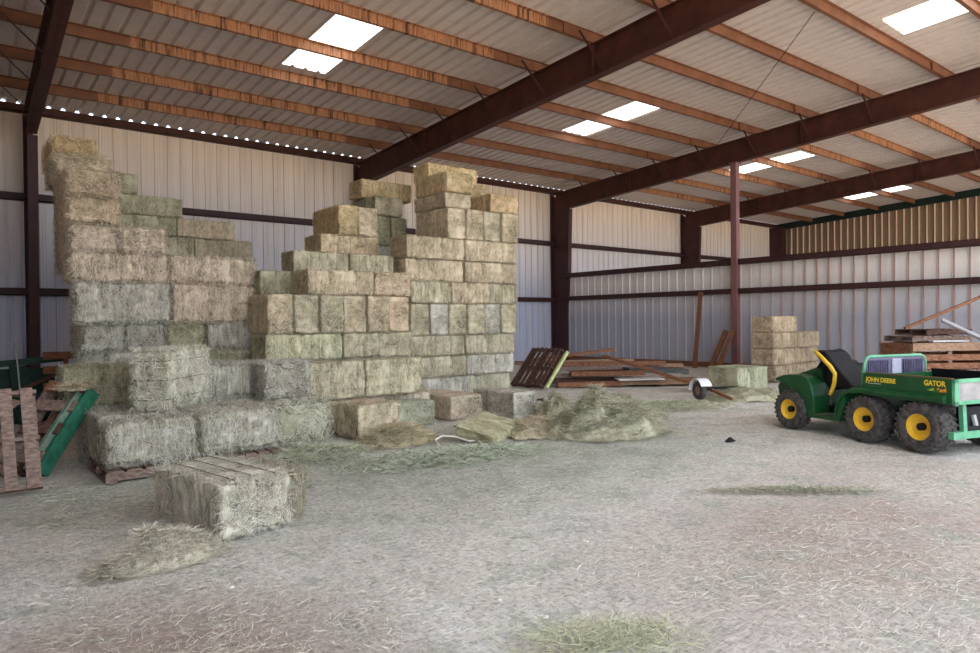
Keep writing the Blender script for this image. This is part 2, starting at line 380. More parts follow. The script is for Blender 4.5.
# ------------------------------------------------------------------ hay bales
LX, WY, HZ = 1.2, .6, .41
def attr(me, vals):
    a = me.attributes.new('shade', 'FLOAT', 'POINT'); a.data.foreach_set('value', np.asarray(vals, dtype=np.float32))
def ribbons(P, D, N, length, width, lift, sh):
    """straws: two-segment ribbons from base points P along D, bending by lift along N"""
    n = len(P); S = np.cross(D, N); S /= np.linalg.norm(S, axis=1)[:, None] + 1e-9
    tw = RNG.uniform(-1, 1, (n, 1)); S = S * (1 - .4 * np.abs(tw)) + N * tw * .7
    L = length[:, None]; w = width[:, None] / 2
    M = P + D * L * .5 + N * (lift[:, None] * .6); T = P + D * L + N * lift[:, None] + RNG.normal(0, .12, (n, 3)) * L * .6
    vs = np.stack([P - S * w, P + S * w, M - S * w, M + S * w, T - S * w * .4, T + S * w * .4], 1).reshape(-1, 3)
    b = np.arange(n)[:, None] * 6
    fs = np.concatenate([b + np.array([0, 1, 3, 2]), b + np.array([2, 3, 5, 4])], 0)
    return vs, fs, np.repeat(sh, 6)
def box_surface(nx, ny, nz, hx, hy, hz):
    key = {}; vs = []; fs = []
    def vid(i, j, k):
        q = (i, j, k)
        if q not in key: key[q] = len(vs); vs.append((-hx + 2 * hx * i / nx, -hy + 2 * hy * j / ny, -hz + 2 * hz * k / nz))
        return key[q]
    for i in range(nx):
        for j in range(ny):
            for k, o in ((0, 0), (nz, 1)):
                q = [vid(i, j, k), vid(i + 1, j, k), vid(i + 1, j + 1, k), vid(i, j + 1, k)]; fs.append(q if o else q[::-1])
    for i in range(nx):
        for k in range(nz):
            for j, o in ((0, 1), (ny, 0)):
                q = [vid(i, j, k), vid(i + 1, j, k), vid(i + 1, j, k + 1), vid(i, j, k + 1)]; fs.append(q if o else q[::-1])
    for j in range(ny):
        for k in range(nz):
            for i, o in ((0, 0), (nx, 1)):
                q = [vid(i, j, k), vid(i, j + 1, k), vid(i, j + 1, k + 1), vid(i, j, k + 1)]; fs.append(q if o else q[::-1])
    return np.array(vs), fs
STR_Y = (-.19, 0., .19)
def bale_mesh(seed, strands=5200, shag=.03, clamp=True, inset=.022, round_=.055, dims=(LX, WY, HZ), strings=True, messy=0., over=None):
    hx, hy, hz = dims[0] / 2 - inset, dims[1] / 2 - inset, dims[2] / 2 - inset
    V, F = box_surface(44, 20, 14, hx, hy, hz); so = Vector((seed * 13.7, seed * 5.1, seed * 3.3)); out = []; shade = []
    for p in V:
        q = np.clip(p, [-hx + round_, -hy + round_, -hz + round_], [hx - round_, hy - round_, hz - round_]); d = p - q; L = np.linalg.norm(d)
        if L > 1e-9: p2 = q + d / L * round_
        else: p2 = p
        nrm = d / L if L > 1e-9 else np.array([0, 0, 1.])
        v = Vector(p2); f = noise.noise(v * 4 + so); g = noise.noise(v * 13 + so)
        fl = noise.noise(Vector((p2[0] * 15 + seed * 7, p2[1] * 1.2, p2[2] * 1.2)))
        crease = -max(0, .35 - abs(fl)) * .045
        amt = .012 * f + .010 * g + crease * (1 if abs(p[0]) < hx - 1e-4 else .25) + messy * noise.noise(v * 7 + so) * .05
        if strings and (abs(abs(p[2]) - hz) < 1e-6 or abs(abs(p[0]) - hx) < 1e-6):
            amt -= .014 * max(math.exp(-((p[1] - s) / .02) ** 2) for s in STR_Y)
        p2 = p2 + nrm * amt; out.append(p2); shade.append(.44 + .22 * f + .20 * g + crease * 9)
    out = np.array(out)
    # straws over the surface
    areas = np.array([4 * hx * hy] * 2 + [4 * hx * hz] * 2 + [4 * hy * hz] * 2); pick = RNG.choice(6, strands, p=areas / areas.sum())
    U = RNG.uniform(-1, 1, (strands, 2)); P = np.zeros((strands, 3)); N = np.zeros((strands, 3)); h = np.array([hx, hy, hz])
    for fc, (ax, sg) in enumerate(((2, -1), (2, 1), (1, -1), (1, 1), (0, -1), (0, 1))):
        m = pick == fc; o = [a for a in (0, 1, 2) if a != ax]
        P[m, ax] = sg * (h[ax] - .006); P[m, o[0]] = U[m, 0] * h[o[0]] * .985; P[m, o[1]] = U[m, 1] * h[o[1]] * .985; N[m, ax] = sg
    D = RNG.normal(0, 1, (strands, 3)) * np.array([.42, 1, 1]); D -= N * (D * N).sum(1)[:, None]; D /= np.linalg.norm(D, axis=1)[:, None] + 1e-9
    ln = RNG.uniform(.03, .13, strands); wd = RNG.uniform(.0025, .006, strands) * (.62 if strands > 15000 else 1); lf = RNG.uniform(-.004, shag, strands)
    sh = np.clip(RNG.normal(.56, .31, strands), .02, 1.15)
    sv, sf, ss = ribbons(P, D, N, ln, wd, lf, sh)
    if over is not None: sv = np.clip(sv, -np.array(dims) / 2 - over, np.array(dims) / 2 + over)
    if clamp: sv = np.clip(sv, -np.array(dims) / 2 + .001, np.array(dims) / 2 - .001); out = np.clip(out, -np.array(dims) / 2 + .002, np.array(dims) / 2 - .002)
    me = bpy.data.meshes.new('hay_bale'); me.from_pydata(np.concatenate([out, sv]).tolist(), [], [tuple(f) for f in F] + (sf + len(out)).tolist())
    attr(me, np.concatenate([shade, ss])); me.polygons.foreach_set('use_smooth', [True] * len(F) + [False] * len(sf)); me.materials.append(HAY); return me
BALES = [bale_mesh(i, 8500, .035, True, .006, .04, messy=.34) for i in range(7)]
SHAG = [bale_mesh(40 + i, 9000, .06, False, .012, .07, messy=.55, over=.03) for i in range(5)]
def twine_mesh(y, mat, dims=(LX, WY, HZ), w=.009):
    x, z = dims[0] / 2 - .012, dims[2] / 2 - .012; c = .05
    path = [(-x, -z + c), (-x + c * .3, -z + c * .3), (-x + c, -z), (x - c, -z), (x - c * .3, -z + c * .3), (x, -z + c), (x, z - c), (x - c * .3, z - c * .3), (x - c, z), (-x + c, z), (-x + c * .3, z - c * .3), (-x, z - c)]
    n = len(path); vs = []
    for a, b in path:
        for yy in (-w / 2, w / 2): vs.append((a, y + yy, b))
    for a, b in path:
        for yy in (-w / 2, w / 2): vs.append((a * .993, y + yy, b * .985))
    fs = [(2 * i, 2 * ((i + 1) % n), 2 * ((i + 1) % n) + 1, 2 * i + 1) for i in range(n)]
    me = bpy.data.meshes.new('twine'); me.from_pydata(vs, [], fs + [tuple(j + 2 * n for j in f[::-1]) for f in fs]); me.materials.append(mat); return me
TW = [twine_mesh(s, TWINE_HAY, w=.007) for s in STR_Y]; TWD = [twine_mesh(s, TWINE_DARK) for s in STR_Y]
_bn = [0]
def bale(x0, x1, y0, y1, z0, z1, ori, tint, label, group, rz=0., strings=True, mesh=None, tw=None, tilt=0.):
    _bn[0] += 1; sx, sy, sz = x1 - x0, y1 - y0, z1 - z0
    L, W, H = {'fx': (sx, sy, sz), 'fy': (sy, sx, sz), 'ex': (sx, sz, sy), 'ey': (sy, sz, sx)}[ori]
    o = bpy.data.objects.new('hay_bale', mesh or (SHAG[_bn[0] * 2 % 5] if group in (LS, PS) else BALES[_bn[0] * 3 % 7])); C.objects.link(o)
    k_ = .022 if strings else 0
    M = Matrix.Translation(((x0 + x1) / 2, (y0 + y1) / 2 + RNG.uniform(-1.6, 1.6) * k_, (z0 + z1) / 2 + .0005)) @ Matrix.Rotation(rz + RNG.uniform(-1, 1) * k_ * (.8 if group in (LS, PS) else .15), 4, 'Z')
    if tilt: M = M @ Matrix.Rotation(tilt, 4, 'Y')
    if ori[1] == 'y': M = M @ Matrix.Rotation(PI / 2, 4, 'Z')
    if ori[0] == 'e': M = M @ Matrix.Rotation(PI / 2, 4, 'X')
    if _bn[0] % 2: M = M @ Matrix.Rotation(PI, 4, 'Z')
    o.matrix_world = M @ Matrix.Diagonal((L / LX, W / WY, H / HZ, 1))
    j = RNG.uniform(.83, .97); o.color = (tint[0] * j, tint[1] * j, tint[2] * j, 1)
    tag(o, label, 'hay bale', group)
    if strings and (ori[0] == 'e' or tw):
        for m in (tw or TW):
            c = bpy.data.objects.new('twine', m); C.objects.link(c); c.parent = o
    return o
TAN = (1.05, .96, .84); WARM = (1.10, .96, .85); PINK = (1.12, 1.02, .97); GRN = (.95, .92, .81); GRY = (.95, .96, .99); DGRN = (.80, .81, .68); TEAL = (.84, .90, .82); GOLD = (1.10, .95, .70)
LS = 'bales of the grey left stack'; BS = 'bales of the far row behind the left stack'; MS = 'bales of the stepped middle stack'; TS = 'bales of the tall tower'; FS = 'low bales in front of the stacks'; PS = 'bales on the front pallet load'
def row(xs, y0, y1, z0, z1, ori, tints, what, group, **k):
    n = len(xs) - 1
    for i in range(n):
        w = ['leftmost', 'second from left', 'third from left', 'fourth from left', 'fifth from left', 'rightmost'][i if i < n - 1 else 5] if n > 2 else (['left-hand', 'right-hand'][i] if n == 2 else '')
        t = tints[i % len(tints)]
        bale(xs[i] + .004, xs[i + 1] - .004, y0, y1, z0, z1, ori, t, (w + ' ' + what).strip(), group, **k)
Z = .003
# left stack, from the ground up
row([1.48, 2.7, 3.9], -9.2, -8.75, 0, .62, 'ex', [GRY], 'bale buried at the bottom of the grey left stack', LS, strings=False)
row([1.48, 2.7, 3.9], -9.2, -8.75, .62, 1.21, 'ex', [GRY, DGRN], 'bale in the low layer of the left stack, behind the pallet load', LS)
row([1.54, 2.07, 2.60, 3.14], -9.15, -8.0, 1.21, 1.62, 'fy', [GRY, GRY, DGRN], 'end-on bale in the recessed layer low in the left stack', LS)
bale(3.15, 3.92, -9.2, -8.6, 1.21, 1.62, 'fx', GRY, 'short bale at the right of the recessed low layer in the left stack', LS)
row([1.43, 2.66, 3.92], -9.2, -8.75, 1.62, 2.20, 'ex', [GRY, PINK], 'shaggy on-edge bale at mid height of the left stack', LS)
row([1.38, 2.64, 3.93], -9.2, -8.6, 2.20, 2.61, 'fx', [PINK], 'pinkish bale in the top full-width layer of the left stack', LS)
row([1.40, 1.99, 2.60], -9.2, -8.0, 2.61, 2.98, 'fy', [PINK], 'pinkish end-on bale standing above the full-width layer of the left stack', LS)
bale(1.38, 2.01, -9.2, -8.0, 2.98, 3.35, 'fy', WARM, 'tan shaggy bale in the left column, fourth down from its top', LS, tilt=.015)
bale(1.36, 2.00, -9.2, -8.0, 3.35, 3.73, 'fy', WARM, 'tan shaggy bale in the left column, third down from its top', LS)
bale(1.36, 2.08, -8.25, -7.05, 3.73, 4.12, 'fy', TAN, 'grey-tan bale just below the topmost bale of the left column', LS)
bale(1.40, 2.0, -7.55, -6.35, 4.12, 4.52, 'fy', (1.2, 1.0, .72), 'golden topmost bale of the left column, nearest the roof', LS)
for k in range(3): bale((1.85, 1.85, 1.5)[k], (2.45, 2.45, 2.1)[k], -7.98, -6.8, k * 1.243, (k + 1) * 1.243 - .004, 'fy', (.80, .74, .66), 'bale buried inside the left column', LS, strings=False)
# far row behind the left stack
for k in range(3):
    for a, b in ((2.6, 3.9), (3.92, 5.26)): bale(a, b, -5.3, -4.7, k * .983, (k + 1) * .983 - .004, 'fx', DGRN, 'bale buried in the lower part of the far row', BS, strings=False)
row([2.9, 4.08, 5.26], -5.3, -4.7, 2.95, 3.35, 'fx', [GRN, TAN], 'bale of the lowest visible step behind the left stack', BS)
row([2.6, 3.75, 4.90], -5.3, -4.7, 3.35, 3.73, 'fx', [DGRN, TAN], 'bale of the second step behind the left stack', BS)
bale(2.68, 3.87, -5.3, -4.7, 3.73, 4.11, 'fx', DGRN, 'green bale alone on the third step behind the left stack', BS)
bale(2.45, 3.06, -5.3, -4.1, 4.11, 4.51, 'fy', DGRN, 'green end-on bale topping the steps behind the left stack', BS)
# stepped middle stack
row([3.72, 4.97, 6.26], -10., -9.4, 0, 1.02, 'fx', [GRY], 'bale buried at the bottom of the middle stack', MS, strings=False)
row([3.72, 4.97, 6.26], -10., -9.4, 1.02, 1.43, 'fx', [(.96, .98, .82), GRN], 'green long bale under the row of on-edge ends in the middle stack', MS)
row([3.76 + i * .4133 for i in range(7)], -10., -8.85, 1.43, 2.03, 'ey', [TAN, GRN, GRN, TAN, TAN, WARM], 'on-edge bale end in the banded row of the middle stack', MS)
bale(4.40, 5.55, -10., -9.4, 2.03, 2.43, 'fx', TAN, 'tan long bale on top of the row of on-edge ends', MS)
bale(5.56, 6.27, -10., -8.86, 2.03, 2.43, 'fy', WARM, 'warm tan bale on the on-edge ends, against the tower', MS)
bale(3.89, 5.05, -9.39, -8.78, 2.03, 2.43, 'fx', DGRN, 'dark green bale showing behind the left stack edge, above the on-edge ends', MS)
for k in range(2): bale(4.95, 6.4, -8.84, -8.25, k * 1.21, (k + 1) * 1.21 - .003, 'fx', GRY, 'bale buried inside the middle stack', MS, strings=False)
row([4.70, 5.75, 6.66], -8.77, -8.2, 2.435, 2.84, 'fx', [GRN, GRN], 'greenish bale of the long step near the top of the middle stack', MS)
bale(5.49, 6.70, -8.15, -7.4, 2.845, 3.25, 'fx', (1.12, 1.0, .84), 'tan bale lying under the top cube of the middle stack', MS)
row([5.86, 6.29, 6.74], -8.1, -6.95, 3.255, 3.82, 'ey', [GOLD, TAN], 'on-edge bale of the cube topping the middle stack', MS)
for k in range(2): bale(5.5, 6.7, -8.1, -7.45, k * 1.42, (k + 1) * 1.42 - .004, 'fx', GRY, 'bale buried behind the middle stack', MS, strings=False)
# tall tower
row([7.02, 8.14, 9.28], -9.07, -8.47, .125, .52, 'fx', [GRY, (.88, .90, .82)], 'grey-green bale in the bottom layer of the tower', TS)
row([6.9, 8.15, 9.40], -9.07, -8.47, .52, .93, 'fx', [GRN, GRY], 'bale in the second layer up of the tower', TS)
row([6.84, 8.10, 9.40], -9.07, -8.47, .93, 1.33, 'fx', [GRN], 'bale in the third layer up of the tower', TS)
row([6.84 + i * .437 for i in range(7)], -9.07, -7.92, 1.33, 1.94, 'ey', [GRN, GRY, GRN], 'on-edge bale end in the banded row of the tower', TS)
row([6.85, 7.78, 8.74, 9.52], -9.07, -8.47, 1.94, 2.365, 'fx', [GRN, TAN, GRN], 'bale in the layer just above the tower banded row', TS)
row([6.75, 8.11, 9.48], -9.07, -8.47, 2.365, 2.79, 'fx', [TAN], 'tan bale two layers above the tower banded row', TS)
row([6.75, 8.11, 9.44], -9.07, -8.47, 2.79, 3.215, 'fx', [TAN], 'tan bale three layers above the tower banded row', TS)
row([7.71 + i * .4525 for i in range(5)], -9.07, -7.92, 3.215, 3.83, 'ey', [TAN, TAN, GRN, TAN], 'on-edge bale in the upper tower row with three twine lines', TS)
bale(7.70, 8.35, -9.03, -7.9, 3.83, 4.13, 'fy', TAN, 'thin squashed bale at the tower left edge above the upper on-edge row', TS)
bale(7.70, 8.37, -9.05, -7.9, 4.13, 4.54, 'fy', GOLD, 'golden bale at the tower left edge just under the topmost bale', TS)
bale(8.80, 9.56, -9.07, -7.9, 3.83, 4.22, 'fy', (1.22, 1.0, .76), 'orange-tan bale alone at the upper right edge of the tower', TS)
bale(8.52, 9.22, -8.35, -7.2, 4.225, 4.545, 'fy', GOLD, 'golden bale set back at right, under the topmost tower bale', TS)
bale(8.0, 9.3, -8.0, -7.4, 4.55, 4.93, 'fx', (1.22, 1.04, .74), 'golden topmost bale of the tower, close under the rafter', TS)
for k in range(3): bale(7.1, 7.9, -7.3, -6.15, k * 1.07, (k + 1) * 1.07 - .004, 'fy', GRY, 'bale buried behind the tower', TS, strings=False)
row([7.08, 7.5, 7.92], -7.32, -6.2, 3.215, 3.83, 'ey', [DGRN], 'on-edge bale low in the set-back pile left of the tower top', TS)
bale(7.1, 7.80, -7.3, -6.2, 3.835, 4.24, 'fy', GRN, 'green-tan bale in the middle of the set-back pile left of the tower top', TS)
bale(7.0, 8.25, -6.95, -6.35, 4.245, 4.64, 'fx', GOLD, 'long golden bale on top of the set-back pile left of the tower top', TS)
# low bales in front
row([3.91, 4.92, 5.92], -10.82, -10.40, .485, 1.04, 'ex', [GRN, (1.02, 1., .86)], 'on-edge bale of the waist-high row before the middle stack', FS)
bale(4.33, 5.04, -11.52, -10.3, 0, .475, 'fy', TAN, 'tan bale jutting out end-on between pallet load and green bale', FS, rz=.10)
bale(5.30, 5.96, -11.08, -10.64, 0, .385, 'fy', TEAL, 'small green bale right of the jutting tan bale', FS)
bale(5.12, 6.22, -10.62, -10.03, 0, .475, 'fx', PINK, 'pinkish bale wedged behind the small green bale', FS)
bale(6.36, 7.02, -10.98, -9.85, 0, .39, 'fy', PINK, 'pinkish-ended bale on the floor before the tower', FS)
bale(7.10, 7.62, -11.68, -10.6, 0, .45, 'ey', GRY, 'grey bale with three twine lines standing before the tower right corner', FS)
# pallet load
row([1.29, 2.2, 3.13], -12.08, -11.64, .135, .63, 'ex', [GRY], 'matted grey bale in the front row of the pallet load', PS, mesh=bale_mesh(21, 7000, .05, True, .03, .09, messy=.5))
row([1.29, 2.2, 3.13], -11.63, -10.94, .135, .62, 'fx', [GRY], 'matted grey bale in the middle of the pallet load', PS, strings=False, mesh=BALES[2])
row([1.29, 2.2, 3.13], -10.93, -10.24, 0, .62, 'fx', [GRY], 'grey bale at the back of the pallet load', PS, strings=False)
bale(3.2, 4.12, -11.42, -10.28, 0, .6, 'fy', (.90, .93, .87), 'slumped grey-green bale at the right end of the pallet load', PS, mesh=bale_mesh(22, 7000, .05, True, .03, .14, messy=1.))
bale(1.62, 2.74, -11.3, -10.89, .625, 1.31, 'ex', (1.06, 1.09, 1.07), 'pale on-edge bale set askew on top of the pallet load', PS, rz=math.radians(50), tw=TWD)
bale(1.10, 1.90, -10.68, -10.26, .625, 1.12, 'ex', DGRN, 'dark bale at the back left corner on the pallet load', PS)
bale(2.62, 3.28, -10.68, -10.28, .625, 1.07, 'fx', GRY, 'grey bale on the pallet load right of the pale askew bale', PS)
bale(3.32, 3.95, -11.05, -10.3, .605, 1.07, 'fy', GRY, 'dark-ended bale on top at the right end of the pallet load', PS)
# foreground bale with a flake falling off its side
FG = bale_mesh(31, 17000, .018, False, .012, .05, messy=.2)
bale(1.20, 2.36, -14.42, -13.80, 0, .43, 'fx', (1.0, 1.0, 1.0), 'lone bale on the open floor in front of the pallet load', FS, rz=math.radians(-80), mesh=FG, tw=[twine_mesh(s_, TWINE_DARK, (LX * .985, WY, HZ * 1.06), .008) for s_ in (-.16, 0., .16)])
FLK = bale_mesh(32, 7000, .05, False, .02, .05, dims=(LX, WY, HZ), strings=False, messy=1.)
def flake(x, y, z, sx, sy, sz, rot, tint, label, mesh=FLK):
    o = bpy.data.objects.new('hay_flake', mesh); C.objects.link(o)
    o.matrix_world = Matrix.Translation((x, y, z)) @ Matrix.Rotation(rot[2], 4, 'Z') @ Matrix.Rotation(rot[1], 4, 'Y') @ Matrix.Rotation(rot[0], 4, 'X') @ Matrix.Diagonal((sx / LX, sy / WY, sz / HZ, 1))
    o.color = tuple(tint) + (1,); return tag(o, label, 'hay flake', 'loose hay flakes')
flake(2.235, -14.20, .20, .12, .66, .39, (0, .10, math.radians(8)), (1.0, .98, .95), 'thick flake slipping off the right side of the lone bale')
flake(5.85, -12.55, .12, .85, .62, .16, (.22, -.12, .4), (.90, .92, .76), 'yellow-green flake lying tilted before the grey bale with twine lines')
# small stack by the partition
SS = 'brown bales stacked against the partition'; BRN = (1.0, .86, .74)
row([16.05, 17.25, 18.45], -11.2, -10.6, 0, .41, 'fx', [BRN], 'brown bale in the bottom layer of the small stack by the partition', SS)
row([16.05, 17.25, 18.45], -11.2, -10.6, .41, .82, 'fx', [BRN], 'brown bale in the second layer of the small stack by the partition', SS)
row([16.05, 17.25, 18.45], -11.2, -10.6, .82, 1.23, 'fx', [BRN], 'brown bale in the third layer of the small stack by the partition', SS)
bale(16.1, 17.3, -11.2, -10.6, 1.23, 1.64, 'fx', (1.06, .91, .77), 'single brown bale topping the small stack by the partition', SS)
bale(13.0, 13.98, -12.15, -11.35, .03, .56, 'fx', (.88, .94, .80), 'pale green loose-topped bale on the floor left of the utility vehicle', FS, rz=-.15)

# ------------------------------------------------------------------ loose hay
def heap(name, cx, cy, rx, ry, h, rot, tint, label, cat, n=5000, sl=(.05, .16), sw=(.003, .007), seed=1, rag=.5, group=None, nr=60, lift=.035, body=True):
    na = 110; so = Vector((seed * 9.1, seed * 3.7, 0)); V = []; sh = []
    def H(u, v):
        r = math.hypot(u, v); e = max(0., 1 - r * r)
        p = Vector((u * 1.8, v * 1.8, 0)) + so
        return h * (e ** .8) * (1 + rag * noise.noise(p) + rag * .6 * noise.noise(p * 2.7)) + (.10 * h * noise.noise(p * 6) + .020 * noise.noise(p * 11) + .016 * noise.noise(p * 23)) * min(1, e * 3)
    cr, sr = math.cos(rot), math.sin(rot)
    def W(u, v): return (cx + cr * u * rx - sr * v * ry, cy + sr * u * rx + cr * v * ry, H(u, v) - .012)
    for i in range(nr + 1):
        for j in range(na):
            t = 2 * PI * j / na; r = i / nr * (1 + .18 * noise.noise(Vector((math.cos(t) * 1.6, math.sin(t) * 1.6, seed))))
            u, v = r * math.cos(t), r * math.sin(t); V.append(W(u, v)); sh.append(.42 + .3 * noise.noise(Vector((u * 5, v * 5, 1)) + so))
    F = [] if not body else [(i * na + j, (i + 1) * na + j, (i + 1) * na + (j + 1) % na, i * na + (j + 1) % na) for i in range(nr) for j in range(na)]
    q = RNG.normal(0, .5, (n, 2)); rr = np.hypot(q[:, 0], q[:, 1]); q[rr > 1.15] *= .55
    P = np.array([W(u, v) for u, v in q]); P[:, 2] += .008
    N = np.tile([0, 0, 1.], (n, 1)) + RNG.normal(0, .16, (n, 3)); N /= np.linalg.norm(N, axis=1)[:, None]
    D = RNG.normal(0, 1, (n, 3)); D -= N * (D * N).sum(1)[:, None]; D /= np.linalg.norm(D, axis=1)[:, None]
    sv, sf, ss = ribbons(P, D, N, RNG.uniform(*sl, n), RNG.uniform(*sw, n), RNG.uniform(-.01, lift, n), np.clip(RNG.normal(.58, .28, n), .05, 1.15))
    sv[:, 2] = np.maximum(sv[:, 2], .002)
    if not body: V, sh = [], np.zeros(0)
    me = bpy.data.meshes.new(name); me.from_pydata(V + sv.tolist(), [], F + (sf + len(V)).tolist()); attr(me, np.concatenate([sh, ss]))
    me.polygons.foreach_set('use_smooth', [True] * len(F) + [False] * len(sf))
    o = link(name, me, HAY); o.color = tuple(tint) + (1,); return tag(o, label, cat, group)
HG = 'heaps of loose hay on the floor'
heap('hay_heap', 7.30, -13.40, .90, .60, .42, -.35, (.76, .78, .70), 'largest heap of loose hay, in the middle of the floor', 'hay heap', 26000, rag=.8, seed=2, group=HG)
heap('hay_heap', 8.5, -12.5, .9, .6, .26, -.2, (.76, .79, .71), 'low heap of loose hay behind and right of the largest heap', 'hay heap', 16000, rag=.8, seed=3, group=HG)
heap('hay_heap', 7.75, -11.95, .38, .34, .34, 0, (.74, .76, .67), 'rounded heap behind the largest heap, right of the twine-lined bale', 'hay heap', 3000, seed=4, group=HG)
heap('hay_heap', 6.40, -12.85, .40, .26, .19, -.2, (.9, .84, .72), 'small brown mound of hay left of the largest heap', 'hay heap', 3500, seed=5, group=HG)
heap('hay_heap', 4.75, -12.0, .55, .35, .18, .1, (.96, .9, .76), 'tan tangle of hay on the floor before the small green bale', 'hay heap', 12000, rag=.8, seed=6, group=HG)
heap('hay_heap', 3.45, -12.2, .75, .45, .09, .1, (.84, .9, .82), 'thin grey-green spread of hay beside the pallet load', 'hay heap', 9000, body=False, seed=7, group=HG)
heap('hay_heap', 1.15, -14.84, .40, .21, .15, .12, (1.0, .99, .97), 'flattened clump of hay before the lone bale', 'hay heap', 18000, (.03, .11), (.0018, .004), rag=1., seed=8, group=HG, lift=.018)
heap('hay_heap', 2.55, -17.55, .50, .25, .04, -.55, (.80, .84, .68), 'thin green tuft of hay at the very front edge', 'hay heap', 1700, (.05, .2), (.0016, .0032), body=False, seed=9, group=HG, lift=.05)
heap('hay_heap', 6.1, -16.7, .85, .13, .028, -.72, (.66, .68, .6), 'dark thin streak of hay on the bare floor before the vehicle', 'hay heap', 2200, (.04, .12), (.002, .005), body=False, seed=10, group=HG, lift=.02)
heap('hay_heap', 12.35, -12.65, .9, .45, .2, -.7, (.82, .84, .74), 'dull heap of hay between the white trailer fender and the vehicle', 'hay heap', 5000, seed=11, group=HG)
heap('hay_heap', 10.2, -12.3, 1.3, .7, .08, -.5, (.84, .9, .8), 'wide thin spread of hay before the trailer wheel', 'hay heap', 9000, body=False, seed=12, group=HG)
heap('hay_heap', 4.6, -13.3, 1.3, .5, .06, -.2, (.8, .9, .84), 'thin blue-green spread of hay across the middle floor', 'hay heap', 9000, body=False, seed=13, group=HG)

def floor_straw():
    n = 120000
    # world-space scatter, denser near the open front where single straws can be told apart
    r = RNG.uniform(0, 1, n); dist = 2.2 + 15 * r ** 1.25; ang = math.radians(51) + RNG.uniform(-.66, .60, n)
    x = dist * np.cos(ang); y = -19.79 + dist * np.sin(ang)
    keep = np.array([(noise.noise(Vector((a * .7, b * .7, 3))) + .5 * noise.noise(Vector((a * 2.2, b * 2.2, 5)))) > RNG.uniform(-.75, .35) for a, b in zip(x, y)])
    bpy.context.view_layer.update()
    for ob in C.objects:
        if ob.type == 'MESH' and ob.get('kind') != 'structure' and ob.name.split('.')[0] in ('hay_bale', 'hay_flake', 'hay_heap', 'bottom_board', 'pile_board', 'stringer', 'orange_plank', 'floor_slat', 'twine_tangle', 'black_scrap', 'dark_scrap', 'tongue', 'tyre', 'hitch_bar'):
            bb = np.array([ob.matrix_world @ Vector(c) for c in ob.bound_box]); lo, hi = bb.min(0), bb.max(0)
            if lo[2] > .08: continue
            g = .02 if not ob.name.startswith('hay_heap') else -.12 * min(hi[0] - lo[0], hi[1] - lo[1])
            keep &= ~((x > lo[0] - g) & (x < hi[0] + g) & (y > lo[1] - g) & (y < hi[1] + g))
    x, y, dist = x[keep], y[keep], dist[keep]; n = len(x)
    P = np.stack([x, y, np.full(n, .004)], 1); N = np.tile([0, 0, 1.], (n, 1)) + RNG.normal(0, .12, (n, 3))
    t = RNG.uniform(0, 2 * PI, n); D = np.stack([np.cos(t), np.sin(t), RNG.uniform(-.02, .05, n)], 1)
    sv, sf, ss = ribbons(P, D, N, RNG.uniform(.02, .09, n), RNG.uniform(.0013, .0026, n) * (1 + dist * .05), RNG.uniform(0, .015, n), np.clip(RNG.normal(.72, .2, n), .15, 1.15))
    sv[:, 2] = np.maximum(sv[:, 2], .001)
    me = bpy.data.meshes.new('loose_straw'); me.from_pydata(sv.tolist(), [], sf.tolist()); attr(me, ss)
    o = link('loose_straw', me, HAY); o.color = (.95, .94, .92, 1); tag(o, 'loose dry straw scattered over the whole dirt floor', 'straw', None, 'stuff')

# ------------------------------------------------------------------ pallets, boards, crates
def pallet(label, M, w=1.2, d=1.0, n=7, deck=WOOD, gap=.035, stringer_mats=None, h=.12, group='wooden pallets', name='wooden_pallet'):
    t = thing(name, label, 'pallet', group=group); t.matrix_world = M
    for i in range(3):
        y = -d / 2 + .02 + (d - .04) * i / 2
        build(MB().box(-w / 2, w / 2, y - .02, y + .02, .02, h - .02), 'stringer', (stringer_mats or [deck] * 3)[i], t)
    bw = w / n - gap
    for i in range(n):
        x = -w / 2 + (w / n) * (i + .5); j = random.uniform(-.012, .012)
        build(MB().box(x - bw / 2, x + bw / 2, -d / 2 - .01 + j, d / 2 + .01 + j, h - .02, h), 'deck_board', deck, t)
    for i in range(3):
        x = -w / 2 + .05 + (w - .1) * i / 2
        build(MB().box(x - .05, x + .05, -d / 2, d / 2, 0, .02), 'bottom_board', deck, t)
    return t
def TR(x, y, z, rz=0, ry=0, rx=0):
    return Matrix.Translation((x, y, z)) @ Matrix.Rotation(rz, 4, 'Z') @ Matrix.Rotation(ry, 4, 'Y') @ Matrix.Rotation(rx, 4, 'X')
pass
pallet('grey pallet under the front left of the hay load', TR(1.90, -11.58, 0), 1.22, 1.02)
pallet('grey pallet hidden under the right of the hay load', TR(2.82, -11.58, 0), .60, 1.02, 4)
pallet('dark pallet under the right of the tower', TR(8.62, -8.62, 0), 1.3, 1.1, deck=WOODDARK)
pallet('dark pallet hidden under the left of the tower', TR(7.30, -8.62, 0), 1.2, 1.1, deck=WOODDARK)
def plank(name, label, p, q, w, h, mat, cat='plank', group=None, up=(0, 0, 1)):
    p, q = Vector(p), Vector(q); m = (p + q) / 2
    return tag(build(MB().bar(p - m, q - m, w, h, up), name, mat, loc=m), label, cat, group)

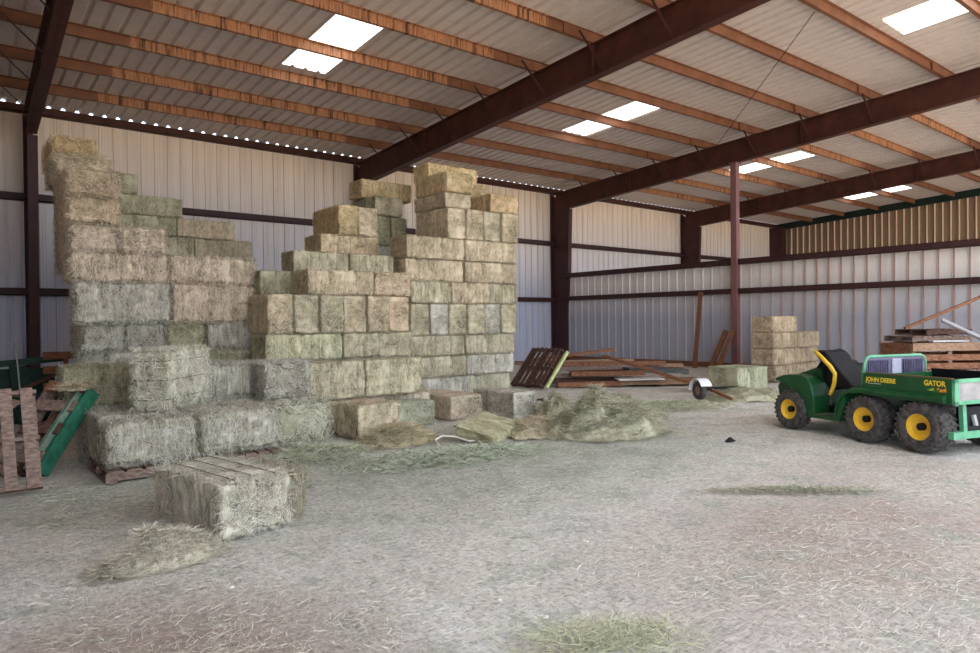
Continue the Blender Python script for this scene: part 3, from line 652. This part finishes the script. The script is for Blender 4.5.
# the slatted pallet leaning by the wood pile: bottom edge on the floor, top edge towards the back wall
def leaning(label, corner, along, up, w, d, **k):
    a = Vector(along).normalized(); u = Vector(up); u = (u - a * u.dot(a)).normalized(); nn = a.cross(u).normalized()
    M = Matrix((( a.x, u.x, nn.x, 0), (a.y, u.y, nn.y, 0), (a.z, u.z, nn.z, 0), (0, 0, 0, 1)))
    c = Vector(corner) + a * w / 2 + u * d / 2 ; M.translation = c
    return pallet(label, M, w, d, **k)
leaning('dark slatted pallet with a yellow-green side leaning at the wood pile', (10.67, -7.52, .02), (.12, -1, 0), (.78, .1, .80), .96, 1.15, n=7, deck=WOODDARK, stringer_mats=[WOODDARK] * 3, gap=.055)
plank('painted_slat', 'yellow-green painted board along the side of the leaning slatted pallet', (10.80, -8.56, .06), (11.58, -8.48, .85), .05, .08, LIME)
# the wood pile
WP = 'boards of the wood pile'
wp = [((11.3, -7.6, .10), (13.3, -9.0, .12), .20, .12, WOODDARK, 'dark thick board low at the left of the wood pile'),
      ((11.4, -8.3, .06), (12.6, -9.2, .08), .22, .12, WOODRED, 'short reddish board on the floor at the pile front'),
      ((11.9, -7.4, .05), (14.3, -8.9, .05), .24, .1, WOODDARK, 'dark board under the middle of the wood pile'),
      ((11.4, -7.7, .23), (13.1, -8.8, .25), .24, .1, WOOD, 'grey broken board near the front of the wood pile'),
      ((11.85, -8.3, .30), (13.25, -9.4, .30), .34, .1, WOODRED, 'split reddish board jutting from the front of the wood pile'),
      ((11.5, -7.0, .36), (13.9, -8.6, .38), .26, .1, WOOD, 'long grey-brown board across the middle of the wood pile'),
      ((12.1, -7.3, .48), (14.6, -9.0, .46), .26, .1, WOODRED, 'long reddish board near the top of the wood pile'),
      ((11.6, -6.6, .50), (14.2, -8.3, .52), .22, .09, WOODTAN, 'tan board behind the top of the wood pile'),
      ((11.7, -6.9, .58), (13.9, -7.9, .80), .16, .07, WOODRED, 'topmost reddish board tilting up from the wood pile'),
      ((13.1, -7.0, .28), (15.9, -8.6, .22), .24, .1, WOODRED, 'reddish board at the back right of the wood pile'),
      ((13.2, -7.9, .42), (15.2, -9.1, .38), .24, .08, WOODTAN, 'tan board at the right of the wood pile top')]
for p, q, w, h, m, lb in wp: plank('pile_board', lb, p, q, w, h, m, 'board', WP)
pallet('grey-green boarded panel lying on the right of the wood pile', TR(14.0, -9.15, .24, -.62, .03), 1.5, .7, 5, deck=worn('slate_boards', srgb(66, 70, 70), srgb(104, 106, 102), 5, .8), gap=.01)
pallet('pale pallet lying flat at the front right of the wood pile', TR(13.6, -9.55, .02, -.62), 2.1, .8, 6, deck=WOODTAN, gap=.02)
tag(build(MB().box(-.55, .55, -.25, .25, 0, .03), 'white_sheet_board', LIGHTC, loc=(12.95, -9.5, .165)), 'thin white board lying on the pale pallet', 'board', WP).rotation_euler = (0, 0, -.62)
plank('orange_plank', 'orange plank sloping from the wood pile down to the trailer fender', (12.6, -8.7, .72), (13.0, -11.35, .07), .16, .05, ORANGEW)
plank('leaning_board', 'tall thin orange board leaning on the partition left of the post', (18.9, -7.0, .0), (19.2, -7.05, 2.45), .06, .14, ORANGEW, 'board', 'boards leaning on the partition', (0, 1, 0))
plank('leaning_board', 'left of two short brown boards leaning by the thin post', (18.7, -7.70, .0), (19.2, -7.95, 1.22), .05, .17, ORANGEW, 'board', 'boards leaning on the partition', (0, 1, 0))
plank('leaning_board', 'right of two short brown boards leaning by the thin post', (18.6, -8.0, .0), (19.2, -8.2, 1.24), .05, .14, WOODRED, 'board', 'boards leaning on the partition', (0, 1, 0))
for i, (p, q) in enumerate((((6.0, -11.55, .02), (6.7, -11.75, .02)), ((6.1, -11.75, .02), (6.75, -11.95, .02)))):
    plank('floor_slat', ['farther', 'nearer'][i] + ' of two thin dark slats on the floor before the pinkish-ended bale', p, q, .06, .025, WOODDARK, 'slat', 'slats on the floor')

# broken pallets at far left
leaning('grey pallet leaning upright at the left edge, wide slats facing out', (-.25, -12.0, .02), (1, .04, 0), (.40, .35, .80), 1.02, .98, n=6, deck=WOOD, gap=.07)
def crate_side():
    t = thing('broken_crate', 'broken slatted crate with a green painted side leaning by the hay load', 'crate', (0, 0, 0))
    a0, a1 = Vector((.82, -11.22, .03)), Vector((1.40, -10.72, .83)); b0, b1 = Vector((.50, -10.95, .03)), Vector((1.04, -10.40, .86))
    build(MB().bar(a0, a1, .05, .16, (-.6, -.3, .6)), 'green_side', GREENP, t)
    build(MB().bar(a0 + Vector((-.09, .02, .03)), a1 + Vector((-.09, .02, .02)), .05, .14, (-.6, -.3, .6)), 'green_side', worn('flaking_green', srgb(60, 128, 104), srgb(150, 140, 130), 14, .8), t)
    build(MB().bar(b0, b1, .05, .14, (-.6, -.3, .6)), 'stringer', WOOD, t)
    build(MB().bar((a0 + b0) / 2, (a1 + b1) / 2, .05, .12, (-.6, -.3, .6)), 'stringer', WOODDARK, t)
    for i, f in enumerate((.12, .45, .72, .96)):
        p, q = a0.lerp(a1, f), b0.lerp(b1, f); off = Vector((-.04, -.03, .075))
        build(MB().bar(p + off, q + off, .14, .025, (-.6, -.3, .6)), 'slat', [WOOD, WOODDARK, WOOD, WOODRED][i], t)
crate_side()
plank('grey_plank', 'broad grey plank propped against the crate behind the leaning pallet', (.12, -11.2, .50), (.60, -10.8, .80), .26, .03, WOOD, 'plank', None, (-.3, -.5, .7))
heap('hay_heap', 1.2, -10.80, .16, .12, .05, 0, (1.0, .95, .85), 'wisp of hay caught on top of the broken crate', 'hay heap', 900, (.05, .16), seed=15, group=HG).location.z = .87
# dark green implement behind
t = thing('farm_implement', 'dark green steel implement frame in the shade by the back wall', 'farm implement', (1.0, -6.4, 0))
build(MB().bar((-1.2, 0, .92), (.62, -.25, 1.06), .1, .1), 'beam', DARKGREEN, t)
build(MB().prism([(.0, 0), (.34, 0), (.12, .95), (-.12, .95)], 1, -.12, -.05), 'leg', DARKGREEN, t)
build(MB().prism([(-1.1, 0), (-.8, 0), (-.7, .9), (-1.0, .9)], 1, -.1, .0), 'leg', DARKGREEN, t)
build(MB().bar((-.2, -.08, .45), (.6, -.3, .85), .06, .06), 'strut', WOODDARK, t)
build(MB().box(-1.4, .52, .05, .12, .0, .90), 'panel', DARKGREEN, t); build(MB().box(.15, .55, -.22, -.16, .15, .5), 'panel', BLUE, t)
t = thing('wooden_rack', 'small orange-brown wooden rack standing beside the green implement', 'rack', (1.62, -6.75, 0), -.15)
for x in (-.02, .16): build(MB().box(x, x + .07, -.04, .02, 0, 1.16), 'upright', ORANGEW, t)
for z in (.55, .82, 1.05): build(MB().box(-.3, .16, -.08, -.04, z, z + .12), 'board', ORANGEW, t)
tag(build(MB().tube([(.98, -7.6, 0), (.90, -7.55, 1.35)], .012, 8), 'grey_pole', GREYM), 'thin grey pole standing before the green implement', 'pole')

# ------------------------------------------------------------------ small trailer, litter
t = thing('trailer', 'small trailer with a white fender over its near wheel', 'trailer', (11.58, -12.06, 0), math.radians(-24)); t.scale = (.66, .66, .66)
w = build(MB().lathe([(.13, -.06), (.20, -.08), (.27, -.07), (.285, -.03), (.285, .03), (.27, .07), (.20, .08), (.13, .06)], 28, 0, (0, 0, .285)), 'tyre', RUBBER, t, True)
build(MB().lathe([(.0, -.05), (.13, -.055), (.13, .055), (.0, .05)], 20, 0, (0, 0, .285)), 'wheel_hub', WOODTAN, t)
arc = [(.36 * math.cos(a), .285 + .36 * math.sin(a)) for a in np.linspace(-.05, PI * .86, 14)]; arc2 = [(u * .955, .285 + (v - .285) * .955) for u, v in arc[::-1]]
build(MB().prism(arc + arc2, 0, -.14, .22), 'fender', WHITEP, t)
build(MB().bar((.1, 0, .33), (1.4, .1, .33), .08, .08), 'axle', CHAR, t); build(MB().bar((.35, -.1, .30), (.5, -.9, .1), .08, .08).bar((.35, -.1, .3), (.35, 1.0, .32), .06, .06), 'tongue', WOODRED, t)
def loop(cx, cy, r, n=26, h=.02, sd=0):
    return [(cx + r * math.cos(a) * (1 + .25 * math.sin(3 * a + sd)), cy + r * .8 * math.sin(a + .3) * (1 + .2 * math.cos(2 * a + sd)), h + .02 * (1 + math.sin(4 * a + sd))) for a in np.linspace(0, 2 * PI * 1.6, n)]
tag(build(MB().tube(loop(10.75, -13.05, .30, sd=1), .008, 5), 'twine_tangle', TWINE), 'loop of white twine on the floor right of the trailer wheel', 'twine', 'discarded twine')
tag(build(MB().tube(loop(10.6, -12.25, .26, sd=3), .008, 5), 'twine_tangle', TWINE), 'tangle of white twine just before the trailer wheel', 'twine', 'discarded twine')
tag(build(MB().tube([(4.95, -12.65, .02), (5.0, -12.5, .06), (5.15, -12.45, .09), (5.3, -12.55, .07), (5.4, -12.7, .02), (5.55, -12.72, .02)], .013, 6), 'twine_tangle', TWINE), 'white strap end curling over hay before the small green bale', 'twine', 'discarded twine')
def rag(name, cx, cy, r, h, mat, label, cat, seed, group=None):
    mb = MB(); n = 14; vs = [(0, 0, h)]
    for i in (1, 2, 3):
        for k in range(n):
            a = 2 * PI * k / n; rr = r * i / 3 * (1 + .35 * noise.noise(Vector((math.cos(a) * 2, math.sin(a) * 2, seed))))
            vs.append((rr * math.cos(a), rr * math.sin(a) * .7, max(.001, h * (1 - i / 3) + h * .3 * noise.noise(Vector((a * 2, i, seed)))) if i < 3 else 0))
    fs = [(0, 1 + k, 1 + (k + 1) % n) for k in range(n)]
    for i in (0, 1): fs += [(1 + i * n + k, 1 + (i + 1) * n + k, 1 + (i + 1) * n + (k + 1) % n, 1 + i * n + (k + 1) % n) for k in range(n)]
    return tag(build(mb.raw(vs, fs), name, mat, loc=(cx, cy, .002)), label, cat, group)
rag('black_scrap', 7.99, -14.91, .085, .05, CHAR, 'crumpled black scrap on the floor left of the vehicle', 'scrap', 3)
rag('dark_scrap', 9.45, -9.95, .26, .05, CHAR, 'flat dark scrap on the floor right of the tower', 'scrap', 5)
rag('white_scrap', 9.40, -10.0, .09, .08, LIGHTC, 'white bit lying on the flat dark scrap', 'scrap', 6)
rag('paper_bit', 2.47, -16.82, .022, .012, LIGHTC, 'tiny white paper bit on the floor, left of the other one near the front', 'paper', 7, 'paper bits')
rag('paper_bit', 2.52, -17.15, .022, .012, LIGHTC, 'tiny white paper bit on the floor nearest the green tuft', 'paper', 8, 'paper bits')
rag('paper_bit', 1.36, -15.62, .022, .012, LIGHTC, 'tiny white paper bit on the floor before the flattened clump', 'paper', 9, 'paper bits')

# ------------------------------------------------------------------ pallets and pipe behind the vehicle
PXY = (15.9, -14.7); PR_ = -.62
def pal(dx, dy, z, lb, **k):
    c, s_ = math.cos(PR_), math.sin(PR_); return pallet(lb, TR(PXY[0] + c * dx - s_ * dy, PXY[1] + s_ * dx + c * dy, z, PR_ + k.pop('r', 0)), **k)
for i, lb in enumerate(('bottom pallet of the pile behind the vehicle', 'second pallet up behind the vehicle', 'third pallet up behind the vehicle')):
    pal(random.uniform(-.05, .05), 0, .001 + i * .18, 'weathered ' + lb, w=1.5, d=1.1, n=6, deck=[WOOD, WOODRED, WOOD][i], h=.17)
t = thing('wooden_crate', 'wide wooden crate with open slats on the pallet pile behind the vehicle', 'crate', (PXY[0], PXY[1], .545), PR_)
for z, h in ((0, .12), (.17, .12), (.36, .16)):
    for y in (-.52, .50): build(MB().box(-.78, .78, y, y + .03, z, z + h), 'board', WOODTAN if z > .3 else WOODRED, t)
for x in (-.76, 0., .72):
    for y in (-.49, .46): build(MB().box(x - .03, x + .05, y, y + .04, 0, .5), 'batten', WOOD, t)
for x in (-.78, .75): build(MB().box(x, x + .03, -.5, .5, .02, .5), 'end_board', WOODRED, t)
build(MB().box(-.7, .7, -.44, .44, 0, .02), 'bottom_board', WOOD, t)
pal(.15, .35, 1.07, 'grey pallet lying on top of the open crate', w=1.3, d=.9, n=6, deck=WOOD)
pal(.5, .65, 1.20, 'dark pallet askew on the top of the pile behind the vehicle', w=1.2, d=.8, n=6, deck=WOODDARK, r=.2)
cp = lambda dx, dy, z: (PXY[0] + math.cos(PR_) * dx - math.sin(PR_) * dy, PXY[1] + math.sin(PR_) * dx + math.cos(PR_) * dy, z)
plank('wooden_pole', 'long brown pole rising to the right from the pallet pile', cp(-.1, .7, 1.34), cp(1.9, .9, 2.05), .06, .06, WOODRED, 'pole')
tag(build(MB().tube([cp(.05, -.2, 1.52), cp(.72, -.55, 1.10)], .045, 12), 'grey_pipe', GREYM), 'grey pipe slanting down over the front of the pallet pile', 'pipe')
tag(build(MB().bar(cp(.74, -.60, .0), cp(.70, -.60, 1.10), .05, .05), 'white_post', WHITEP), 'white upright post holding the low end of the grey pipe', 'post')
plank('white_board', 'white painted board lying on the crate behind the vehicle', cp(-.25, -.3, 1.09), cp(.55, -.25, 1.09), .12, .03, LIGHTC, 'board')
plank('red_stake', 'leaning pinkish board at the right end of the pallet pile', cp(.86, -.55, .0), cp(1.2, -.4, 1.0), .2, .03, worn('pink_board', srgb(170, 110, 104), srgb(196, 150, 140), 5, .7), 'board', None, (0, 1, 0))

# ------------------------------------------------------------------ utility vehicle
def vehicle():
    t = thing('utility_vehicle', 'green six-wheeled farm utility vehicle with yellow wheels and a cargo box', 'utility vehicle', (9.10, -16.16, 0), math.radians(71.33))
    def B(mb, name, mat, parent=t, smooth=False, bevel=0): return build(mb, name, mat, parent, smooth, bevel)
    def wheel(x, yc, r, w):
        """near side is +y; tyre, treads, rim and hub cap"""
        prof = [(.52, -.46), (.80, -.50), (.94, -.44), (.985, -.25), (1, 0), (.985, .25), (.94, .44), (.80, .50), (.52, .46)]
        mb = MB().lathe([(r * a, w * b) for a, b in prof], 40, 1, (x, yc, r))
        nt = 26
        for k in range(nt):
            for sg in (-1, 1):
                a = 2 * PI * (k + (.5 if sg > 0 else 0)) / nt; a2 = a + .10
                ca, sa, cb, sb = math.cos(a), math.sin(a), math.cos(a2), math.sin(a2)
                p = (x + r * .99 * ca, yc + sg * w * .06, r + r * .99 * sa); q = (x + r * .955 * cb, yc + sg * w * .46, r + r * .955 * sb)
                mb.bar(p, q, r * .10, r * .09, (ca, 0, sa))
        ty = B(mb, 'tyre', RUBBER)
        sd = 1 if yc > -.7 else -1; f = yc + sd * w * .40
        wb = MB().lathe([(r * .56, f - sd * w * .75), (r * .56, f + sd * .012), (r * .50, f + sd * .012), (r * .44, f - sd * .05), (r * .30, f - sd * .07), (.02, f - sd * .07), (.02, f - sd * .1), (r * .5, f - sd * w * .75)], 32, 1, (x, 0, r))
        rim = B(wb, 'rim', YELLOW, t, False)
        B(MB().lathe([(.001, f - sd * .08), (.045, f - sd * .08), (.045, f - sd * .015), (.001, f - sd * .015)], 16, 1, (x, 0, r)), 'hub', BLACK, rim)
    for x, r, w in ((1.33, .275, .20), (.08, .295, .27), (-.66, .30, .29)):
        wheel(x, -w / 2, r, w); wheel(x, -1.36 + w / 2, r, w)
    B(MB().box(-1.0, 1.5, -1.02, -.34, .26, .36), 'chassis', BLACK)
    for x in (.08, -.66, 1.33): B(MB().tube([(x, -.18, .29), (x, -1.18, .29)], .035, 10), 'axle', BLACK)
    # front cowl
    B(MB().prism([(1.86, .40), (1.90, .56), (1.80, .66), (1.45, .78), (1.16, .88), (1.04, .86), (1.04, .24), (1.12, .22), (1.66, .30)], 1, -1.02, -.34), 'hood', JDGREEN, t, False, .03)
    def fender(y0, y1):
        out = [(1.66, .66), (1.64, .71), (1.52, .75), (1.38, .775), (1.16, .78), (1.05, .745), (.98, .66), (.93, .50), (.91, .23)]
        inn = [(1.14, .23), (1.16, .36), (1.24, .48), (1.34, .58), (1.46, .635), (1.60, .655)]
        B(MB().prism(out + inn, 1, y0, y1), 'front_fender', JDGREEN, t, False, .025)
    fender(-.40, -.06); fender(-1.30, -.96)
    B(MB().prism([(1.14, .23), (1.12, .50), (1.0, .55), (.92, .23)], 1, -.38, -.08), 'mud_guard', JDGREEN)
    B(MB().prism([(1.16, .88), (1.08, .98), (1.00, .96), (.96, .60), (1.03, .55)], 1, -1.0, -.36), 'dashboard', BLACK, t, False, .015)
    st = B(MB().tube([(.86 + .05 * math.sin(a), -.52 + .17 * math.cos(a), .98 + .16 * math.sin(a)) for a in np.linspace(0, 2 * PI, 25)[:-1]], .016, 8, True), 'steering_wheel', BLACK, t, True)
    B(MB().tube([(1.02, -.52, .86), (.88, -.52, .98)], .02, 8).tube([(.88, -.68, .98), (.88, -.36, .98)], .012, 6), 'steering_column', BLACK, st)
    B(MB().box(.48, 1.02, -1.33, -.05, .20, .25), 'floor_pan', JDGREEN, t, False, .01)
    B(MB().box(.52, .93, -1.3, -.08, .25, .262), 'floor_mat', worn('dusty_mat', srgb(70, 84, 66), srgb(104, 104, 88), 10, .9))
    # seat base and folded seat
    B(MB().prism([(.14, .24), (.50, .24), (.46, .45), (.40, .60), (.14, .62)], 1, -1.06, -.31), 'seat_base', JDGREEN, t, False, .02)
    B(MB().prism([(.50, .26), (.58, .30), (.60, .56), (.44, .62), (.40, .45)], 1, -1.2, -.3), 'engine_cover', BLACK, t, False, .02)
    for y0, y1, dz in ((-.60, -.20, 0), (-1.12, -.66, -.20)):
        B(MB().prism([(p_, q_ + dz) for p_, q_ in ((.40, .66), (.54, .62), (1.02, 1.06), (1.03, 1.12), (.98, 1.14), (.86, 1.12))], 1, y0, y1), 'seat', BLACK, t, False, .03)
    B(MB().tube([(.99, -.17, 1.12), (.90, -.165, 1.06), (.72, -.16, .92), (.65, -.16, .83), (.66, -.16, .70), (.70, -.16, .60), (.73, -.16, .54)], .028, 8), 'yellow_frame', YELLOW, t, True)
    # cargo box
    B(MB().prism([(.10, .60), (.10, .885), (-1.05, .90), (-1.05, .60)], 1, -.07, -.03), 'box_side', JDGREEN, t, False, .008)
    B(MB().prism([(.10, .60), (.10, .885), (-1.05, .90), (-1.05, .60)], 1, -1.30, -1.26), 'box_side', JDGREEN, t, False, .008)
    B(MB().box(-1.04, .09, -1.262, -.068, .60, .63), 'box_floor', BLACK); B(MB().box(-1.03, .08, -.09, -.072, .63, .878), 'box_liner', BLACK); B(MB().box(-1.03, .08, -1.258, -1.24, .63, .905), 'box_liner', BLACK)
    B(MB().box(.07, .10, -1.26, -.07, .60, .86), 'box_front', JDGREEN)
    B(MB().box(.06, -1.05, -.072, -.028, .882, .90), 'rust_edge', worn('worn_edge', srgb(120, 70, 46), srgb(60, 96, 60), 9, .6))
    def flare(y0, y1, lip):
        B(MB().raw(*(lambda P: ([(x, y, z) for x, zt, zb in P for y, z in ((y0, zt), (y1, zb), (y1, zb - .045), (y0, zb - .06))],
            [(4 * i + k, 4 * i + 4 + k, 4 * i + 4 + (k + 1) % 4, 4 * i + (k + 1) % 4) for i in range(len(P) - 1) for k in range(4)] + [(0, 1, 2, 3), (4 * len(P) - 1, 4 * len(P) - 2, 4 * len(P) - 3, 4 * len(P) - 4)]))(
            [(.50, .34, .32), (.46, .50, .48), (.38, .62, .60), (.26, .69, .665), (.0, .715, .68), (-.98, .725, .68), (-1.0, .70, .66)])), 'rear_fender', JDGREEN, t, False, .008)
    flare(-.07, .03, 1); flare(-1.26, -1.38, 1)
    B(MB().prism([(.50, .22), (.44, .22), (.34, .50), (.36, .62), (.46, .52)], 1, -.30, .0), 'wheel_arch', JDGREEN)
    hb = B(MB().tube([(.16, -.08, .66), (.13, -.10, 1.00), (.13, -.13, 1.06), (.13, -.18, 1.085), (.13, -1.10, 1.085), (.13, -1.16, 1.06), (.13, -1.19, 1.0), (.16, -1.21, .66)], .020, 10), 'headboard_frame', LTGREEN, t, True)
    B(MB().box(.122, .134, -1.17, -.12, .80, 1.07), 'screen', MESHP, hb)
    dm = worn('dark_mesh', srgb(64, 60, 84), srgb(84, 80, 104), 9, .6)
    for y0 in (-.16, -.78):
        rb = MB().box(.112, .1235, y0 - .35, y0 + .01, .83, 1.04)
        for k in range(12): rb.box(.104, .114, y0 - k * .030, y0 + .015 - k * .030, .84, 1.03)
        B(rb, 'screen_louvre', dm, hb)
    B(MB().box(.106, .123, -.72, -.56, .86, 1.05), 'screen_plate', worn('pale_plate', srgb(150, 148, 166), srgb(170, 168, 184), 9, .6), hb)
    # tailgate
    tg = B(MB().box(-1.09, -1.05, -1.30, -.03, .60, .645).box(-1.09, -1.05, -1.30, -.03, .845, .89).box(-1.09, -1.05, -.10, -.03, .60, .89).box(-1.09, -1.05, -1.30, -1.23, .60, .89), 'tailgate', LTGREEN, t, False, .006)
    B(MB().box(-1.075, -1.06, -1.24, -.09, .63, .86), 'gate_panel', worn('scuffed_grey', srgb(136, 132, 132), srgb(172, 166, 164), 4, .5, metal=.2), tg)
    # rear hitch
    for y in (-.30, -.78, -1.02): B(MB().bar((-.98, y, .60), (-1.0, y, .20), .06, .05), 'hitch_bracket', LTGREEN)
    B(MB().bar((-.99, -.10, .24), (-.99, -1.2, .24), .07, .08), 'hitch_bar', LTGREEN); B(MB().bar((-.98, -.66, .56), (-1.0, -.95, .26), .05, .05), 'hitch_bracket', LTGREEN)
    B(MB().box(-1.0, -.90, -1.0, -.3, .32, .56), 'engine_block', BLACK, t, False, .02); B(MB().tube([(-1.0, -.45, .46), (-1.03, -.45, .34)], .03, 8), 'exhaust', GREYM)
    # lettering on the side, reading front to back
    def text(s, x, z, h, mat, w=None):
        cu = bpy.data.curves.new('lettering', 'FONT'); cu.body = s; cu.size = h * 1.4; cu.extrude = .001; cu.offset = .003; cu.materials.append(mat)
        o = bpy.data.objects.new('lettering', cu); C.objects.link(o); o.parent = t
        o.matrix_local = Matrix(((-1, 0, 0, x), (0, 0, 1, -.028), (0, 1, 0, z), (0, 0, 0, 1)))
        bpy.context.view_layer.update(); k = w / max(o.dimensions.x, .01)
        me = bpy.data.meshes.new_from_object(o.evaluated_get(bpy.context.evaluated_depsgraph_get())); M = o.matrix_local.copy()
        bpy.data.objects.remove(o); me.name = 'lettering'
        q = bpy.data.objects.new('lettering', me); C.objects.link(q); q.parent = t; q.matrix_local = M @ Matrix.Diagonal((k, 1, 1, 1)); return q
    text('JOHN DEERE', .05, .785, .055, TEXTY, .42); text('GATOR', -.725, .80, .06, TEXTY, .26); text('6x4', -.875, .735, .045, TEXTO, .12)
    # small leaping emblem before the 6x4
    B(MB().prism([(-.75, .745), (-.80, .760), (-.835, .772), (-.85, .765), (-.84, .752), (-.862, .738), (-.83, .742), (-.80, .738), (-.775, .748)], 1, -.0295, -.0275), 'emblem', TEXTG)
    B(MB().prism([(.03, .765), (-.16, .765), (-.16, .758), (.03, .758)], 1, -.0295, -.0278), 'pinstripe', LIGHTC)
vehicle()
floor_straw()

# ------------------------------------------------------------------ light and camera
w = bpy.data.worlds.new('sky'); bpy.context.scene.world = w; w.use_nodes = True
bg = w.node_tree.nodes['Background']; bg.inputs[0].default_value = (.80, .89, 1.0, 1); bg.inputs[1].default_value = 3.5
sun = bpy.data.lights.new('sun', 'SUN'); sun.energy = 7.5; sun.angle = .01; sun.color = (1, .93, .82)
so = bpy.data.objects.new('sun', sun); C.objects.link(so); so.rotation_euler = (math.radians(-20), math.radians(14), 0)

cam = bpy.data.cameras.new('camera'); co = bpy.data.objects.new('camera', cam); C.objects.link(co)
cam.sensor_width = 36; cam.lens = 678.88 / 980 * 36; cam.clip_end = 500; cam.clip_start = .05
yaw, pitch, roll = CAMROT = (-.6835, -.0085, -.0106)
cy, sy = math.cos(-yaw), math.sin(-yaw)
r = Vector((cy, -sy, 0)); fw = Vector((sy * math.cos(pitch), cy * math.cos(pitch), math.sin(pitch))); u = r.cross(fw)
r2 = r * math.cos(roll) + u * math.sin(roll); u2 = r * -math.sin(roll) + u * math.cos(roll)
co.matrix_world = Matrix(((r2.x, u2.x, -fw.x, 0), (r2.y, u2.y, -fw.y, -19.793), (r2.z, u2.z, -fw.z, 1.6), (0, 0, 0, 1)))
bpy.context.scene.camera = co
vs = bpy.context.scene.view_settings; vs.view_transform = 'Standard'; vs.look = 'None'; vs.exposure = .14; vs.gamma = 1
bpy.context.scene.cycles.use_denoising = True
bpy.context.scene.cycles.max_bounces = 10; bpy.context.scene.cycles.diffuse_bounces = 8
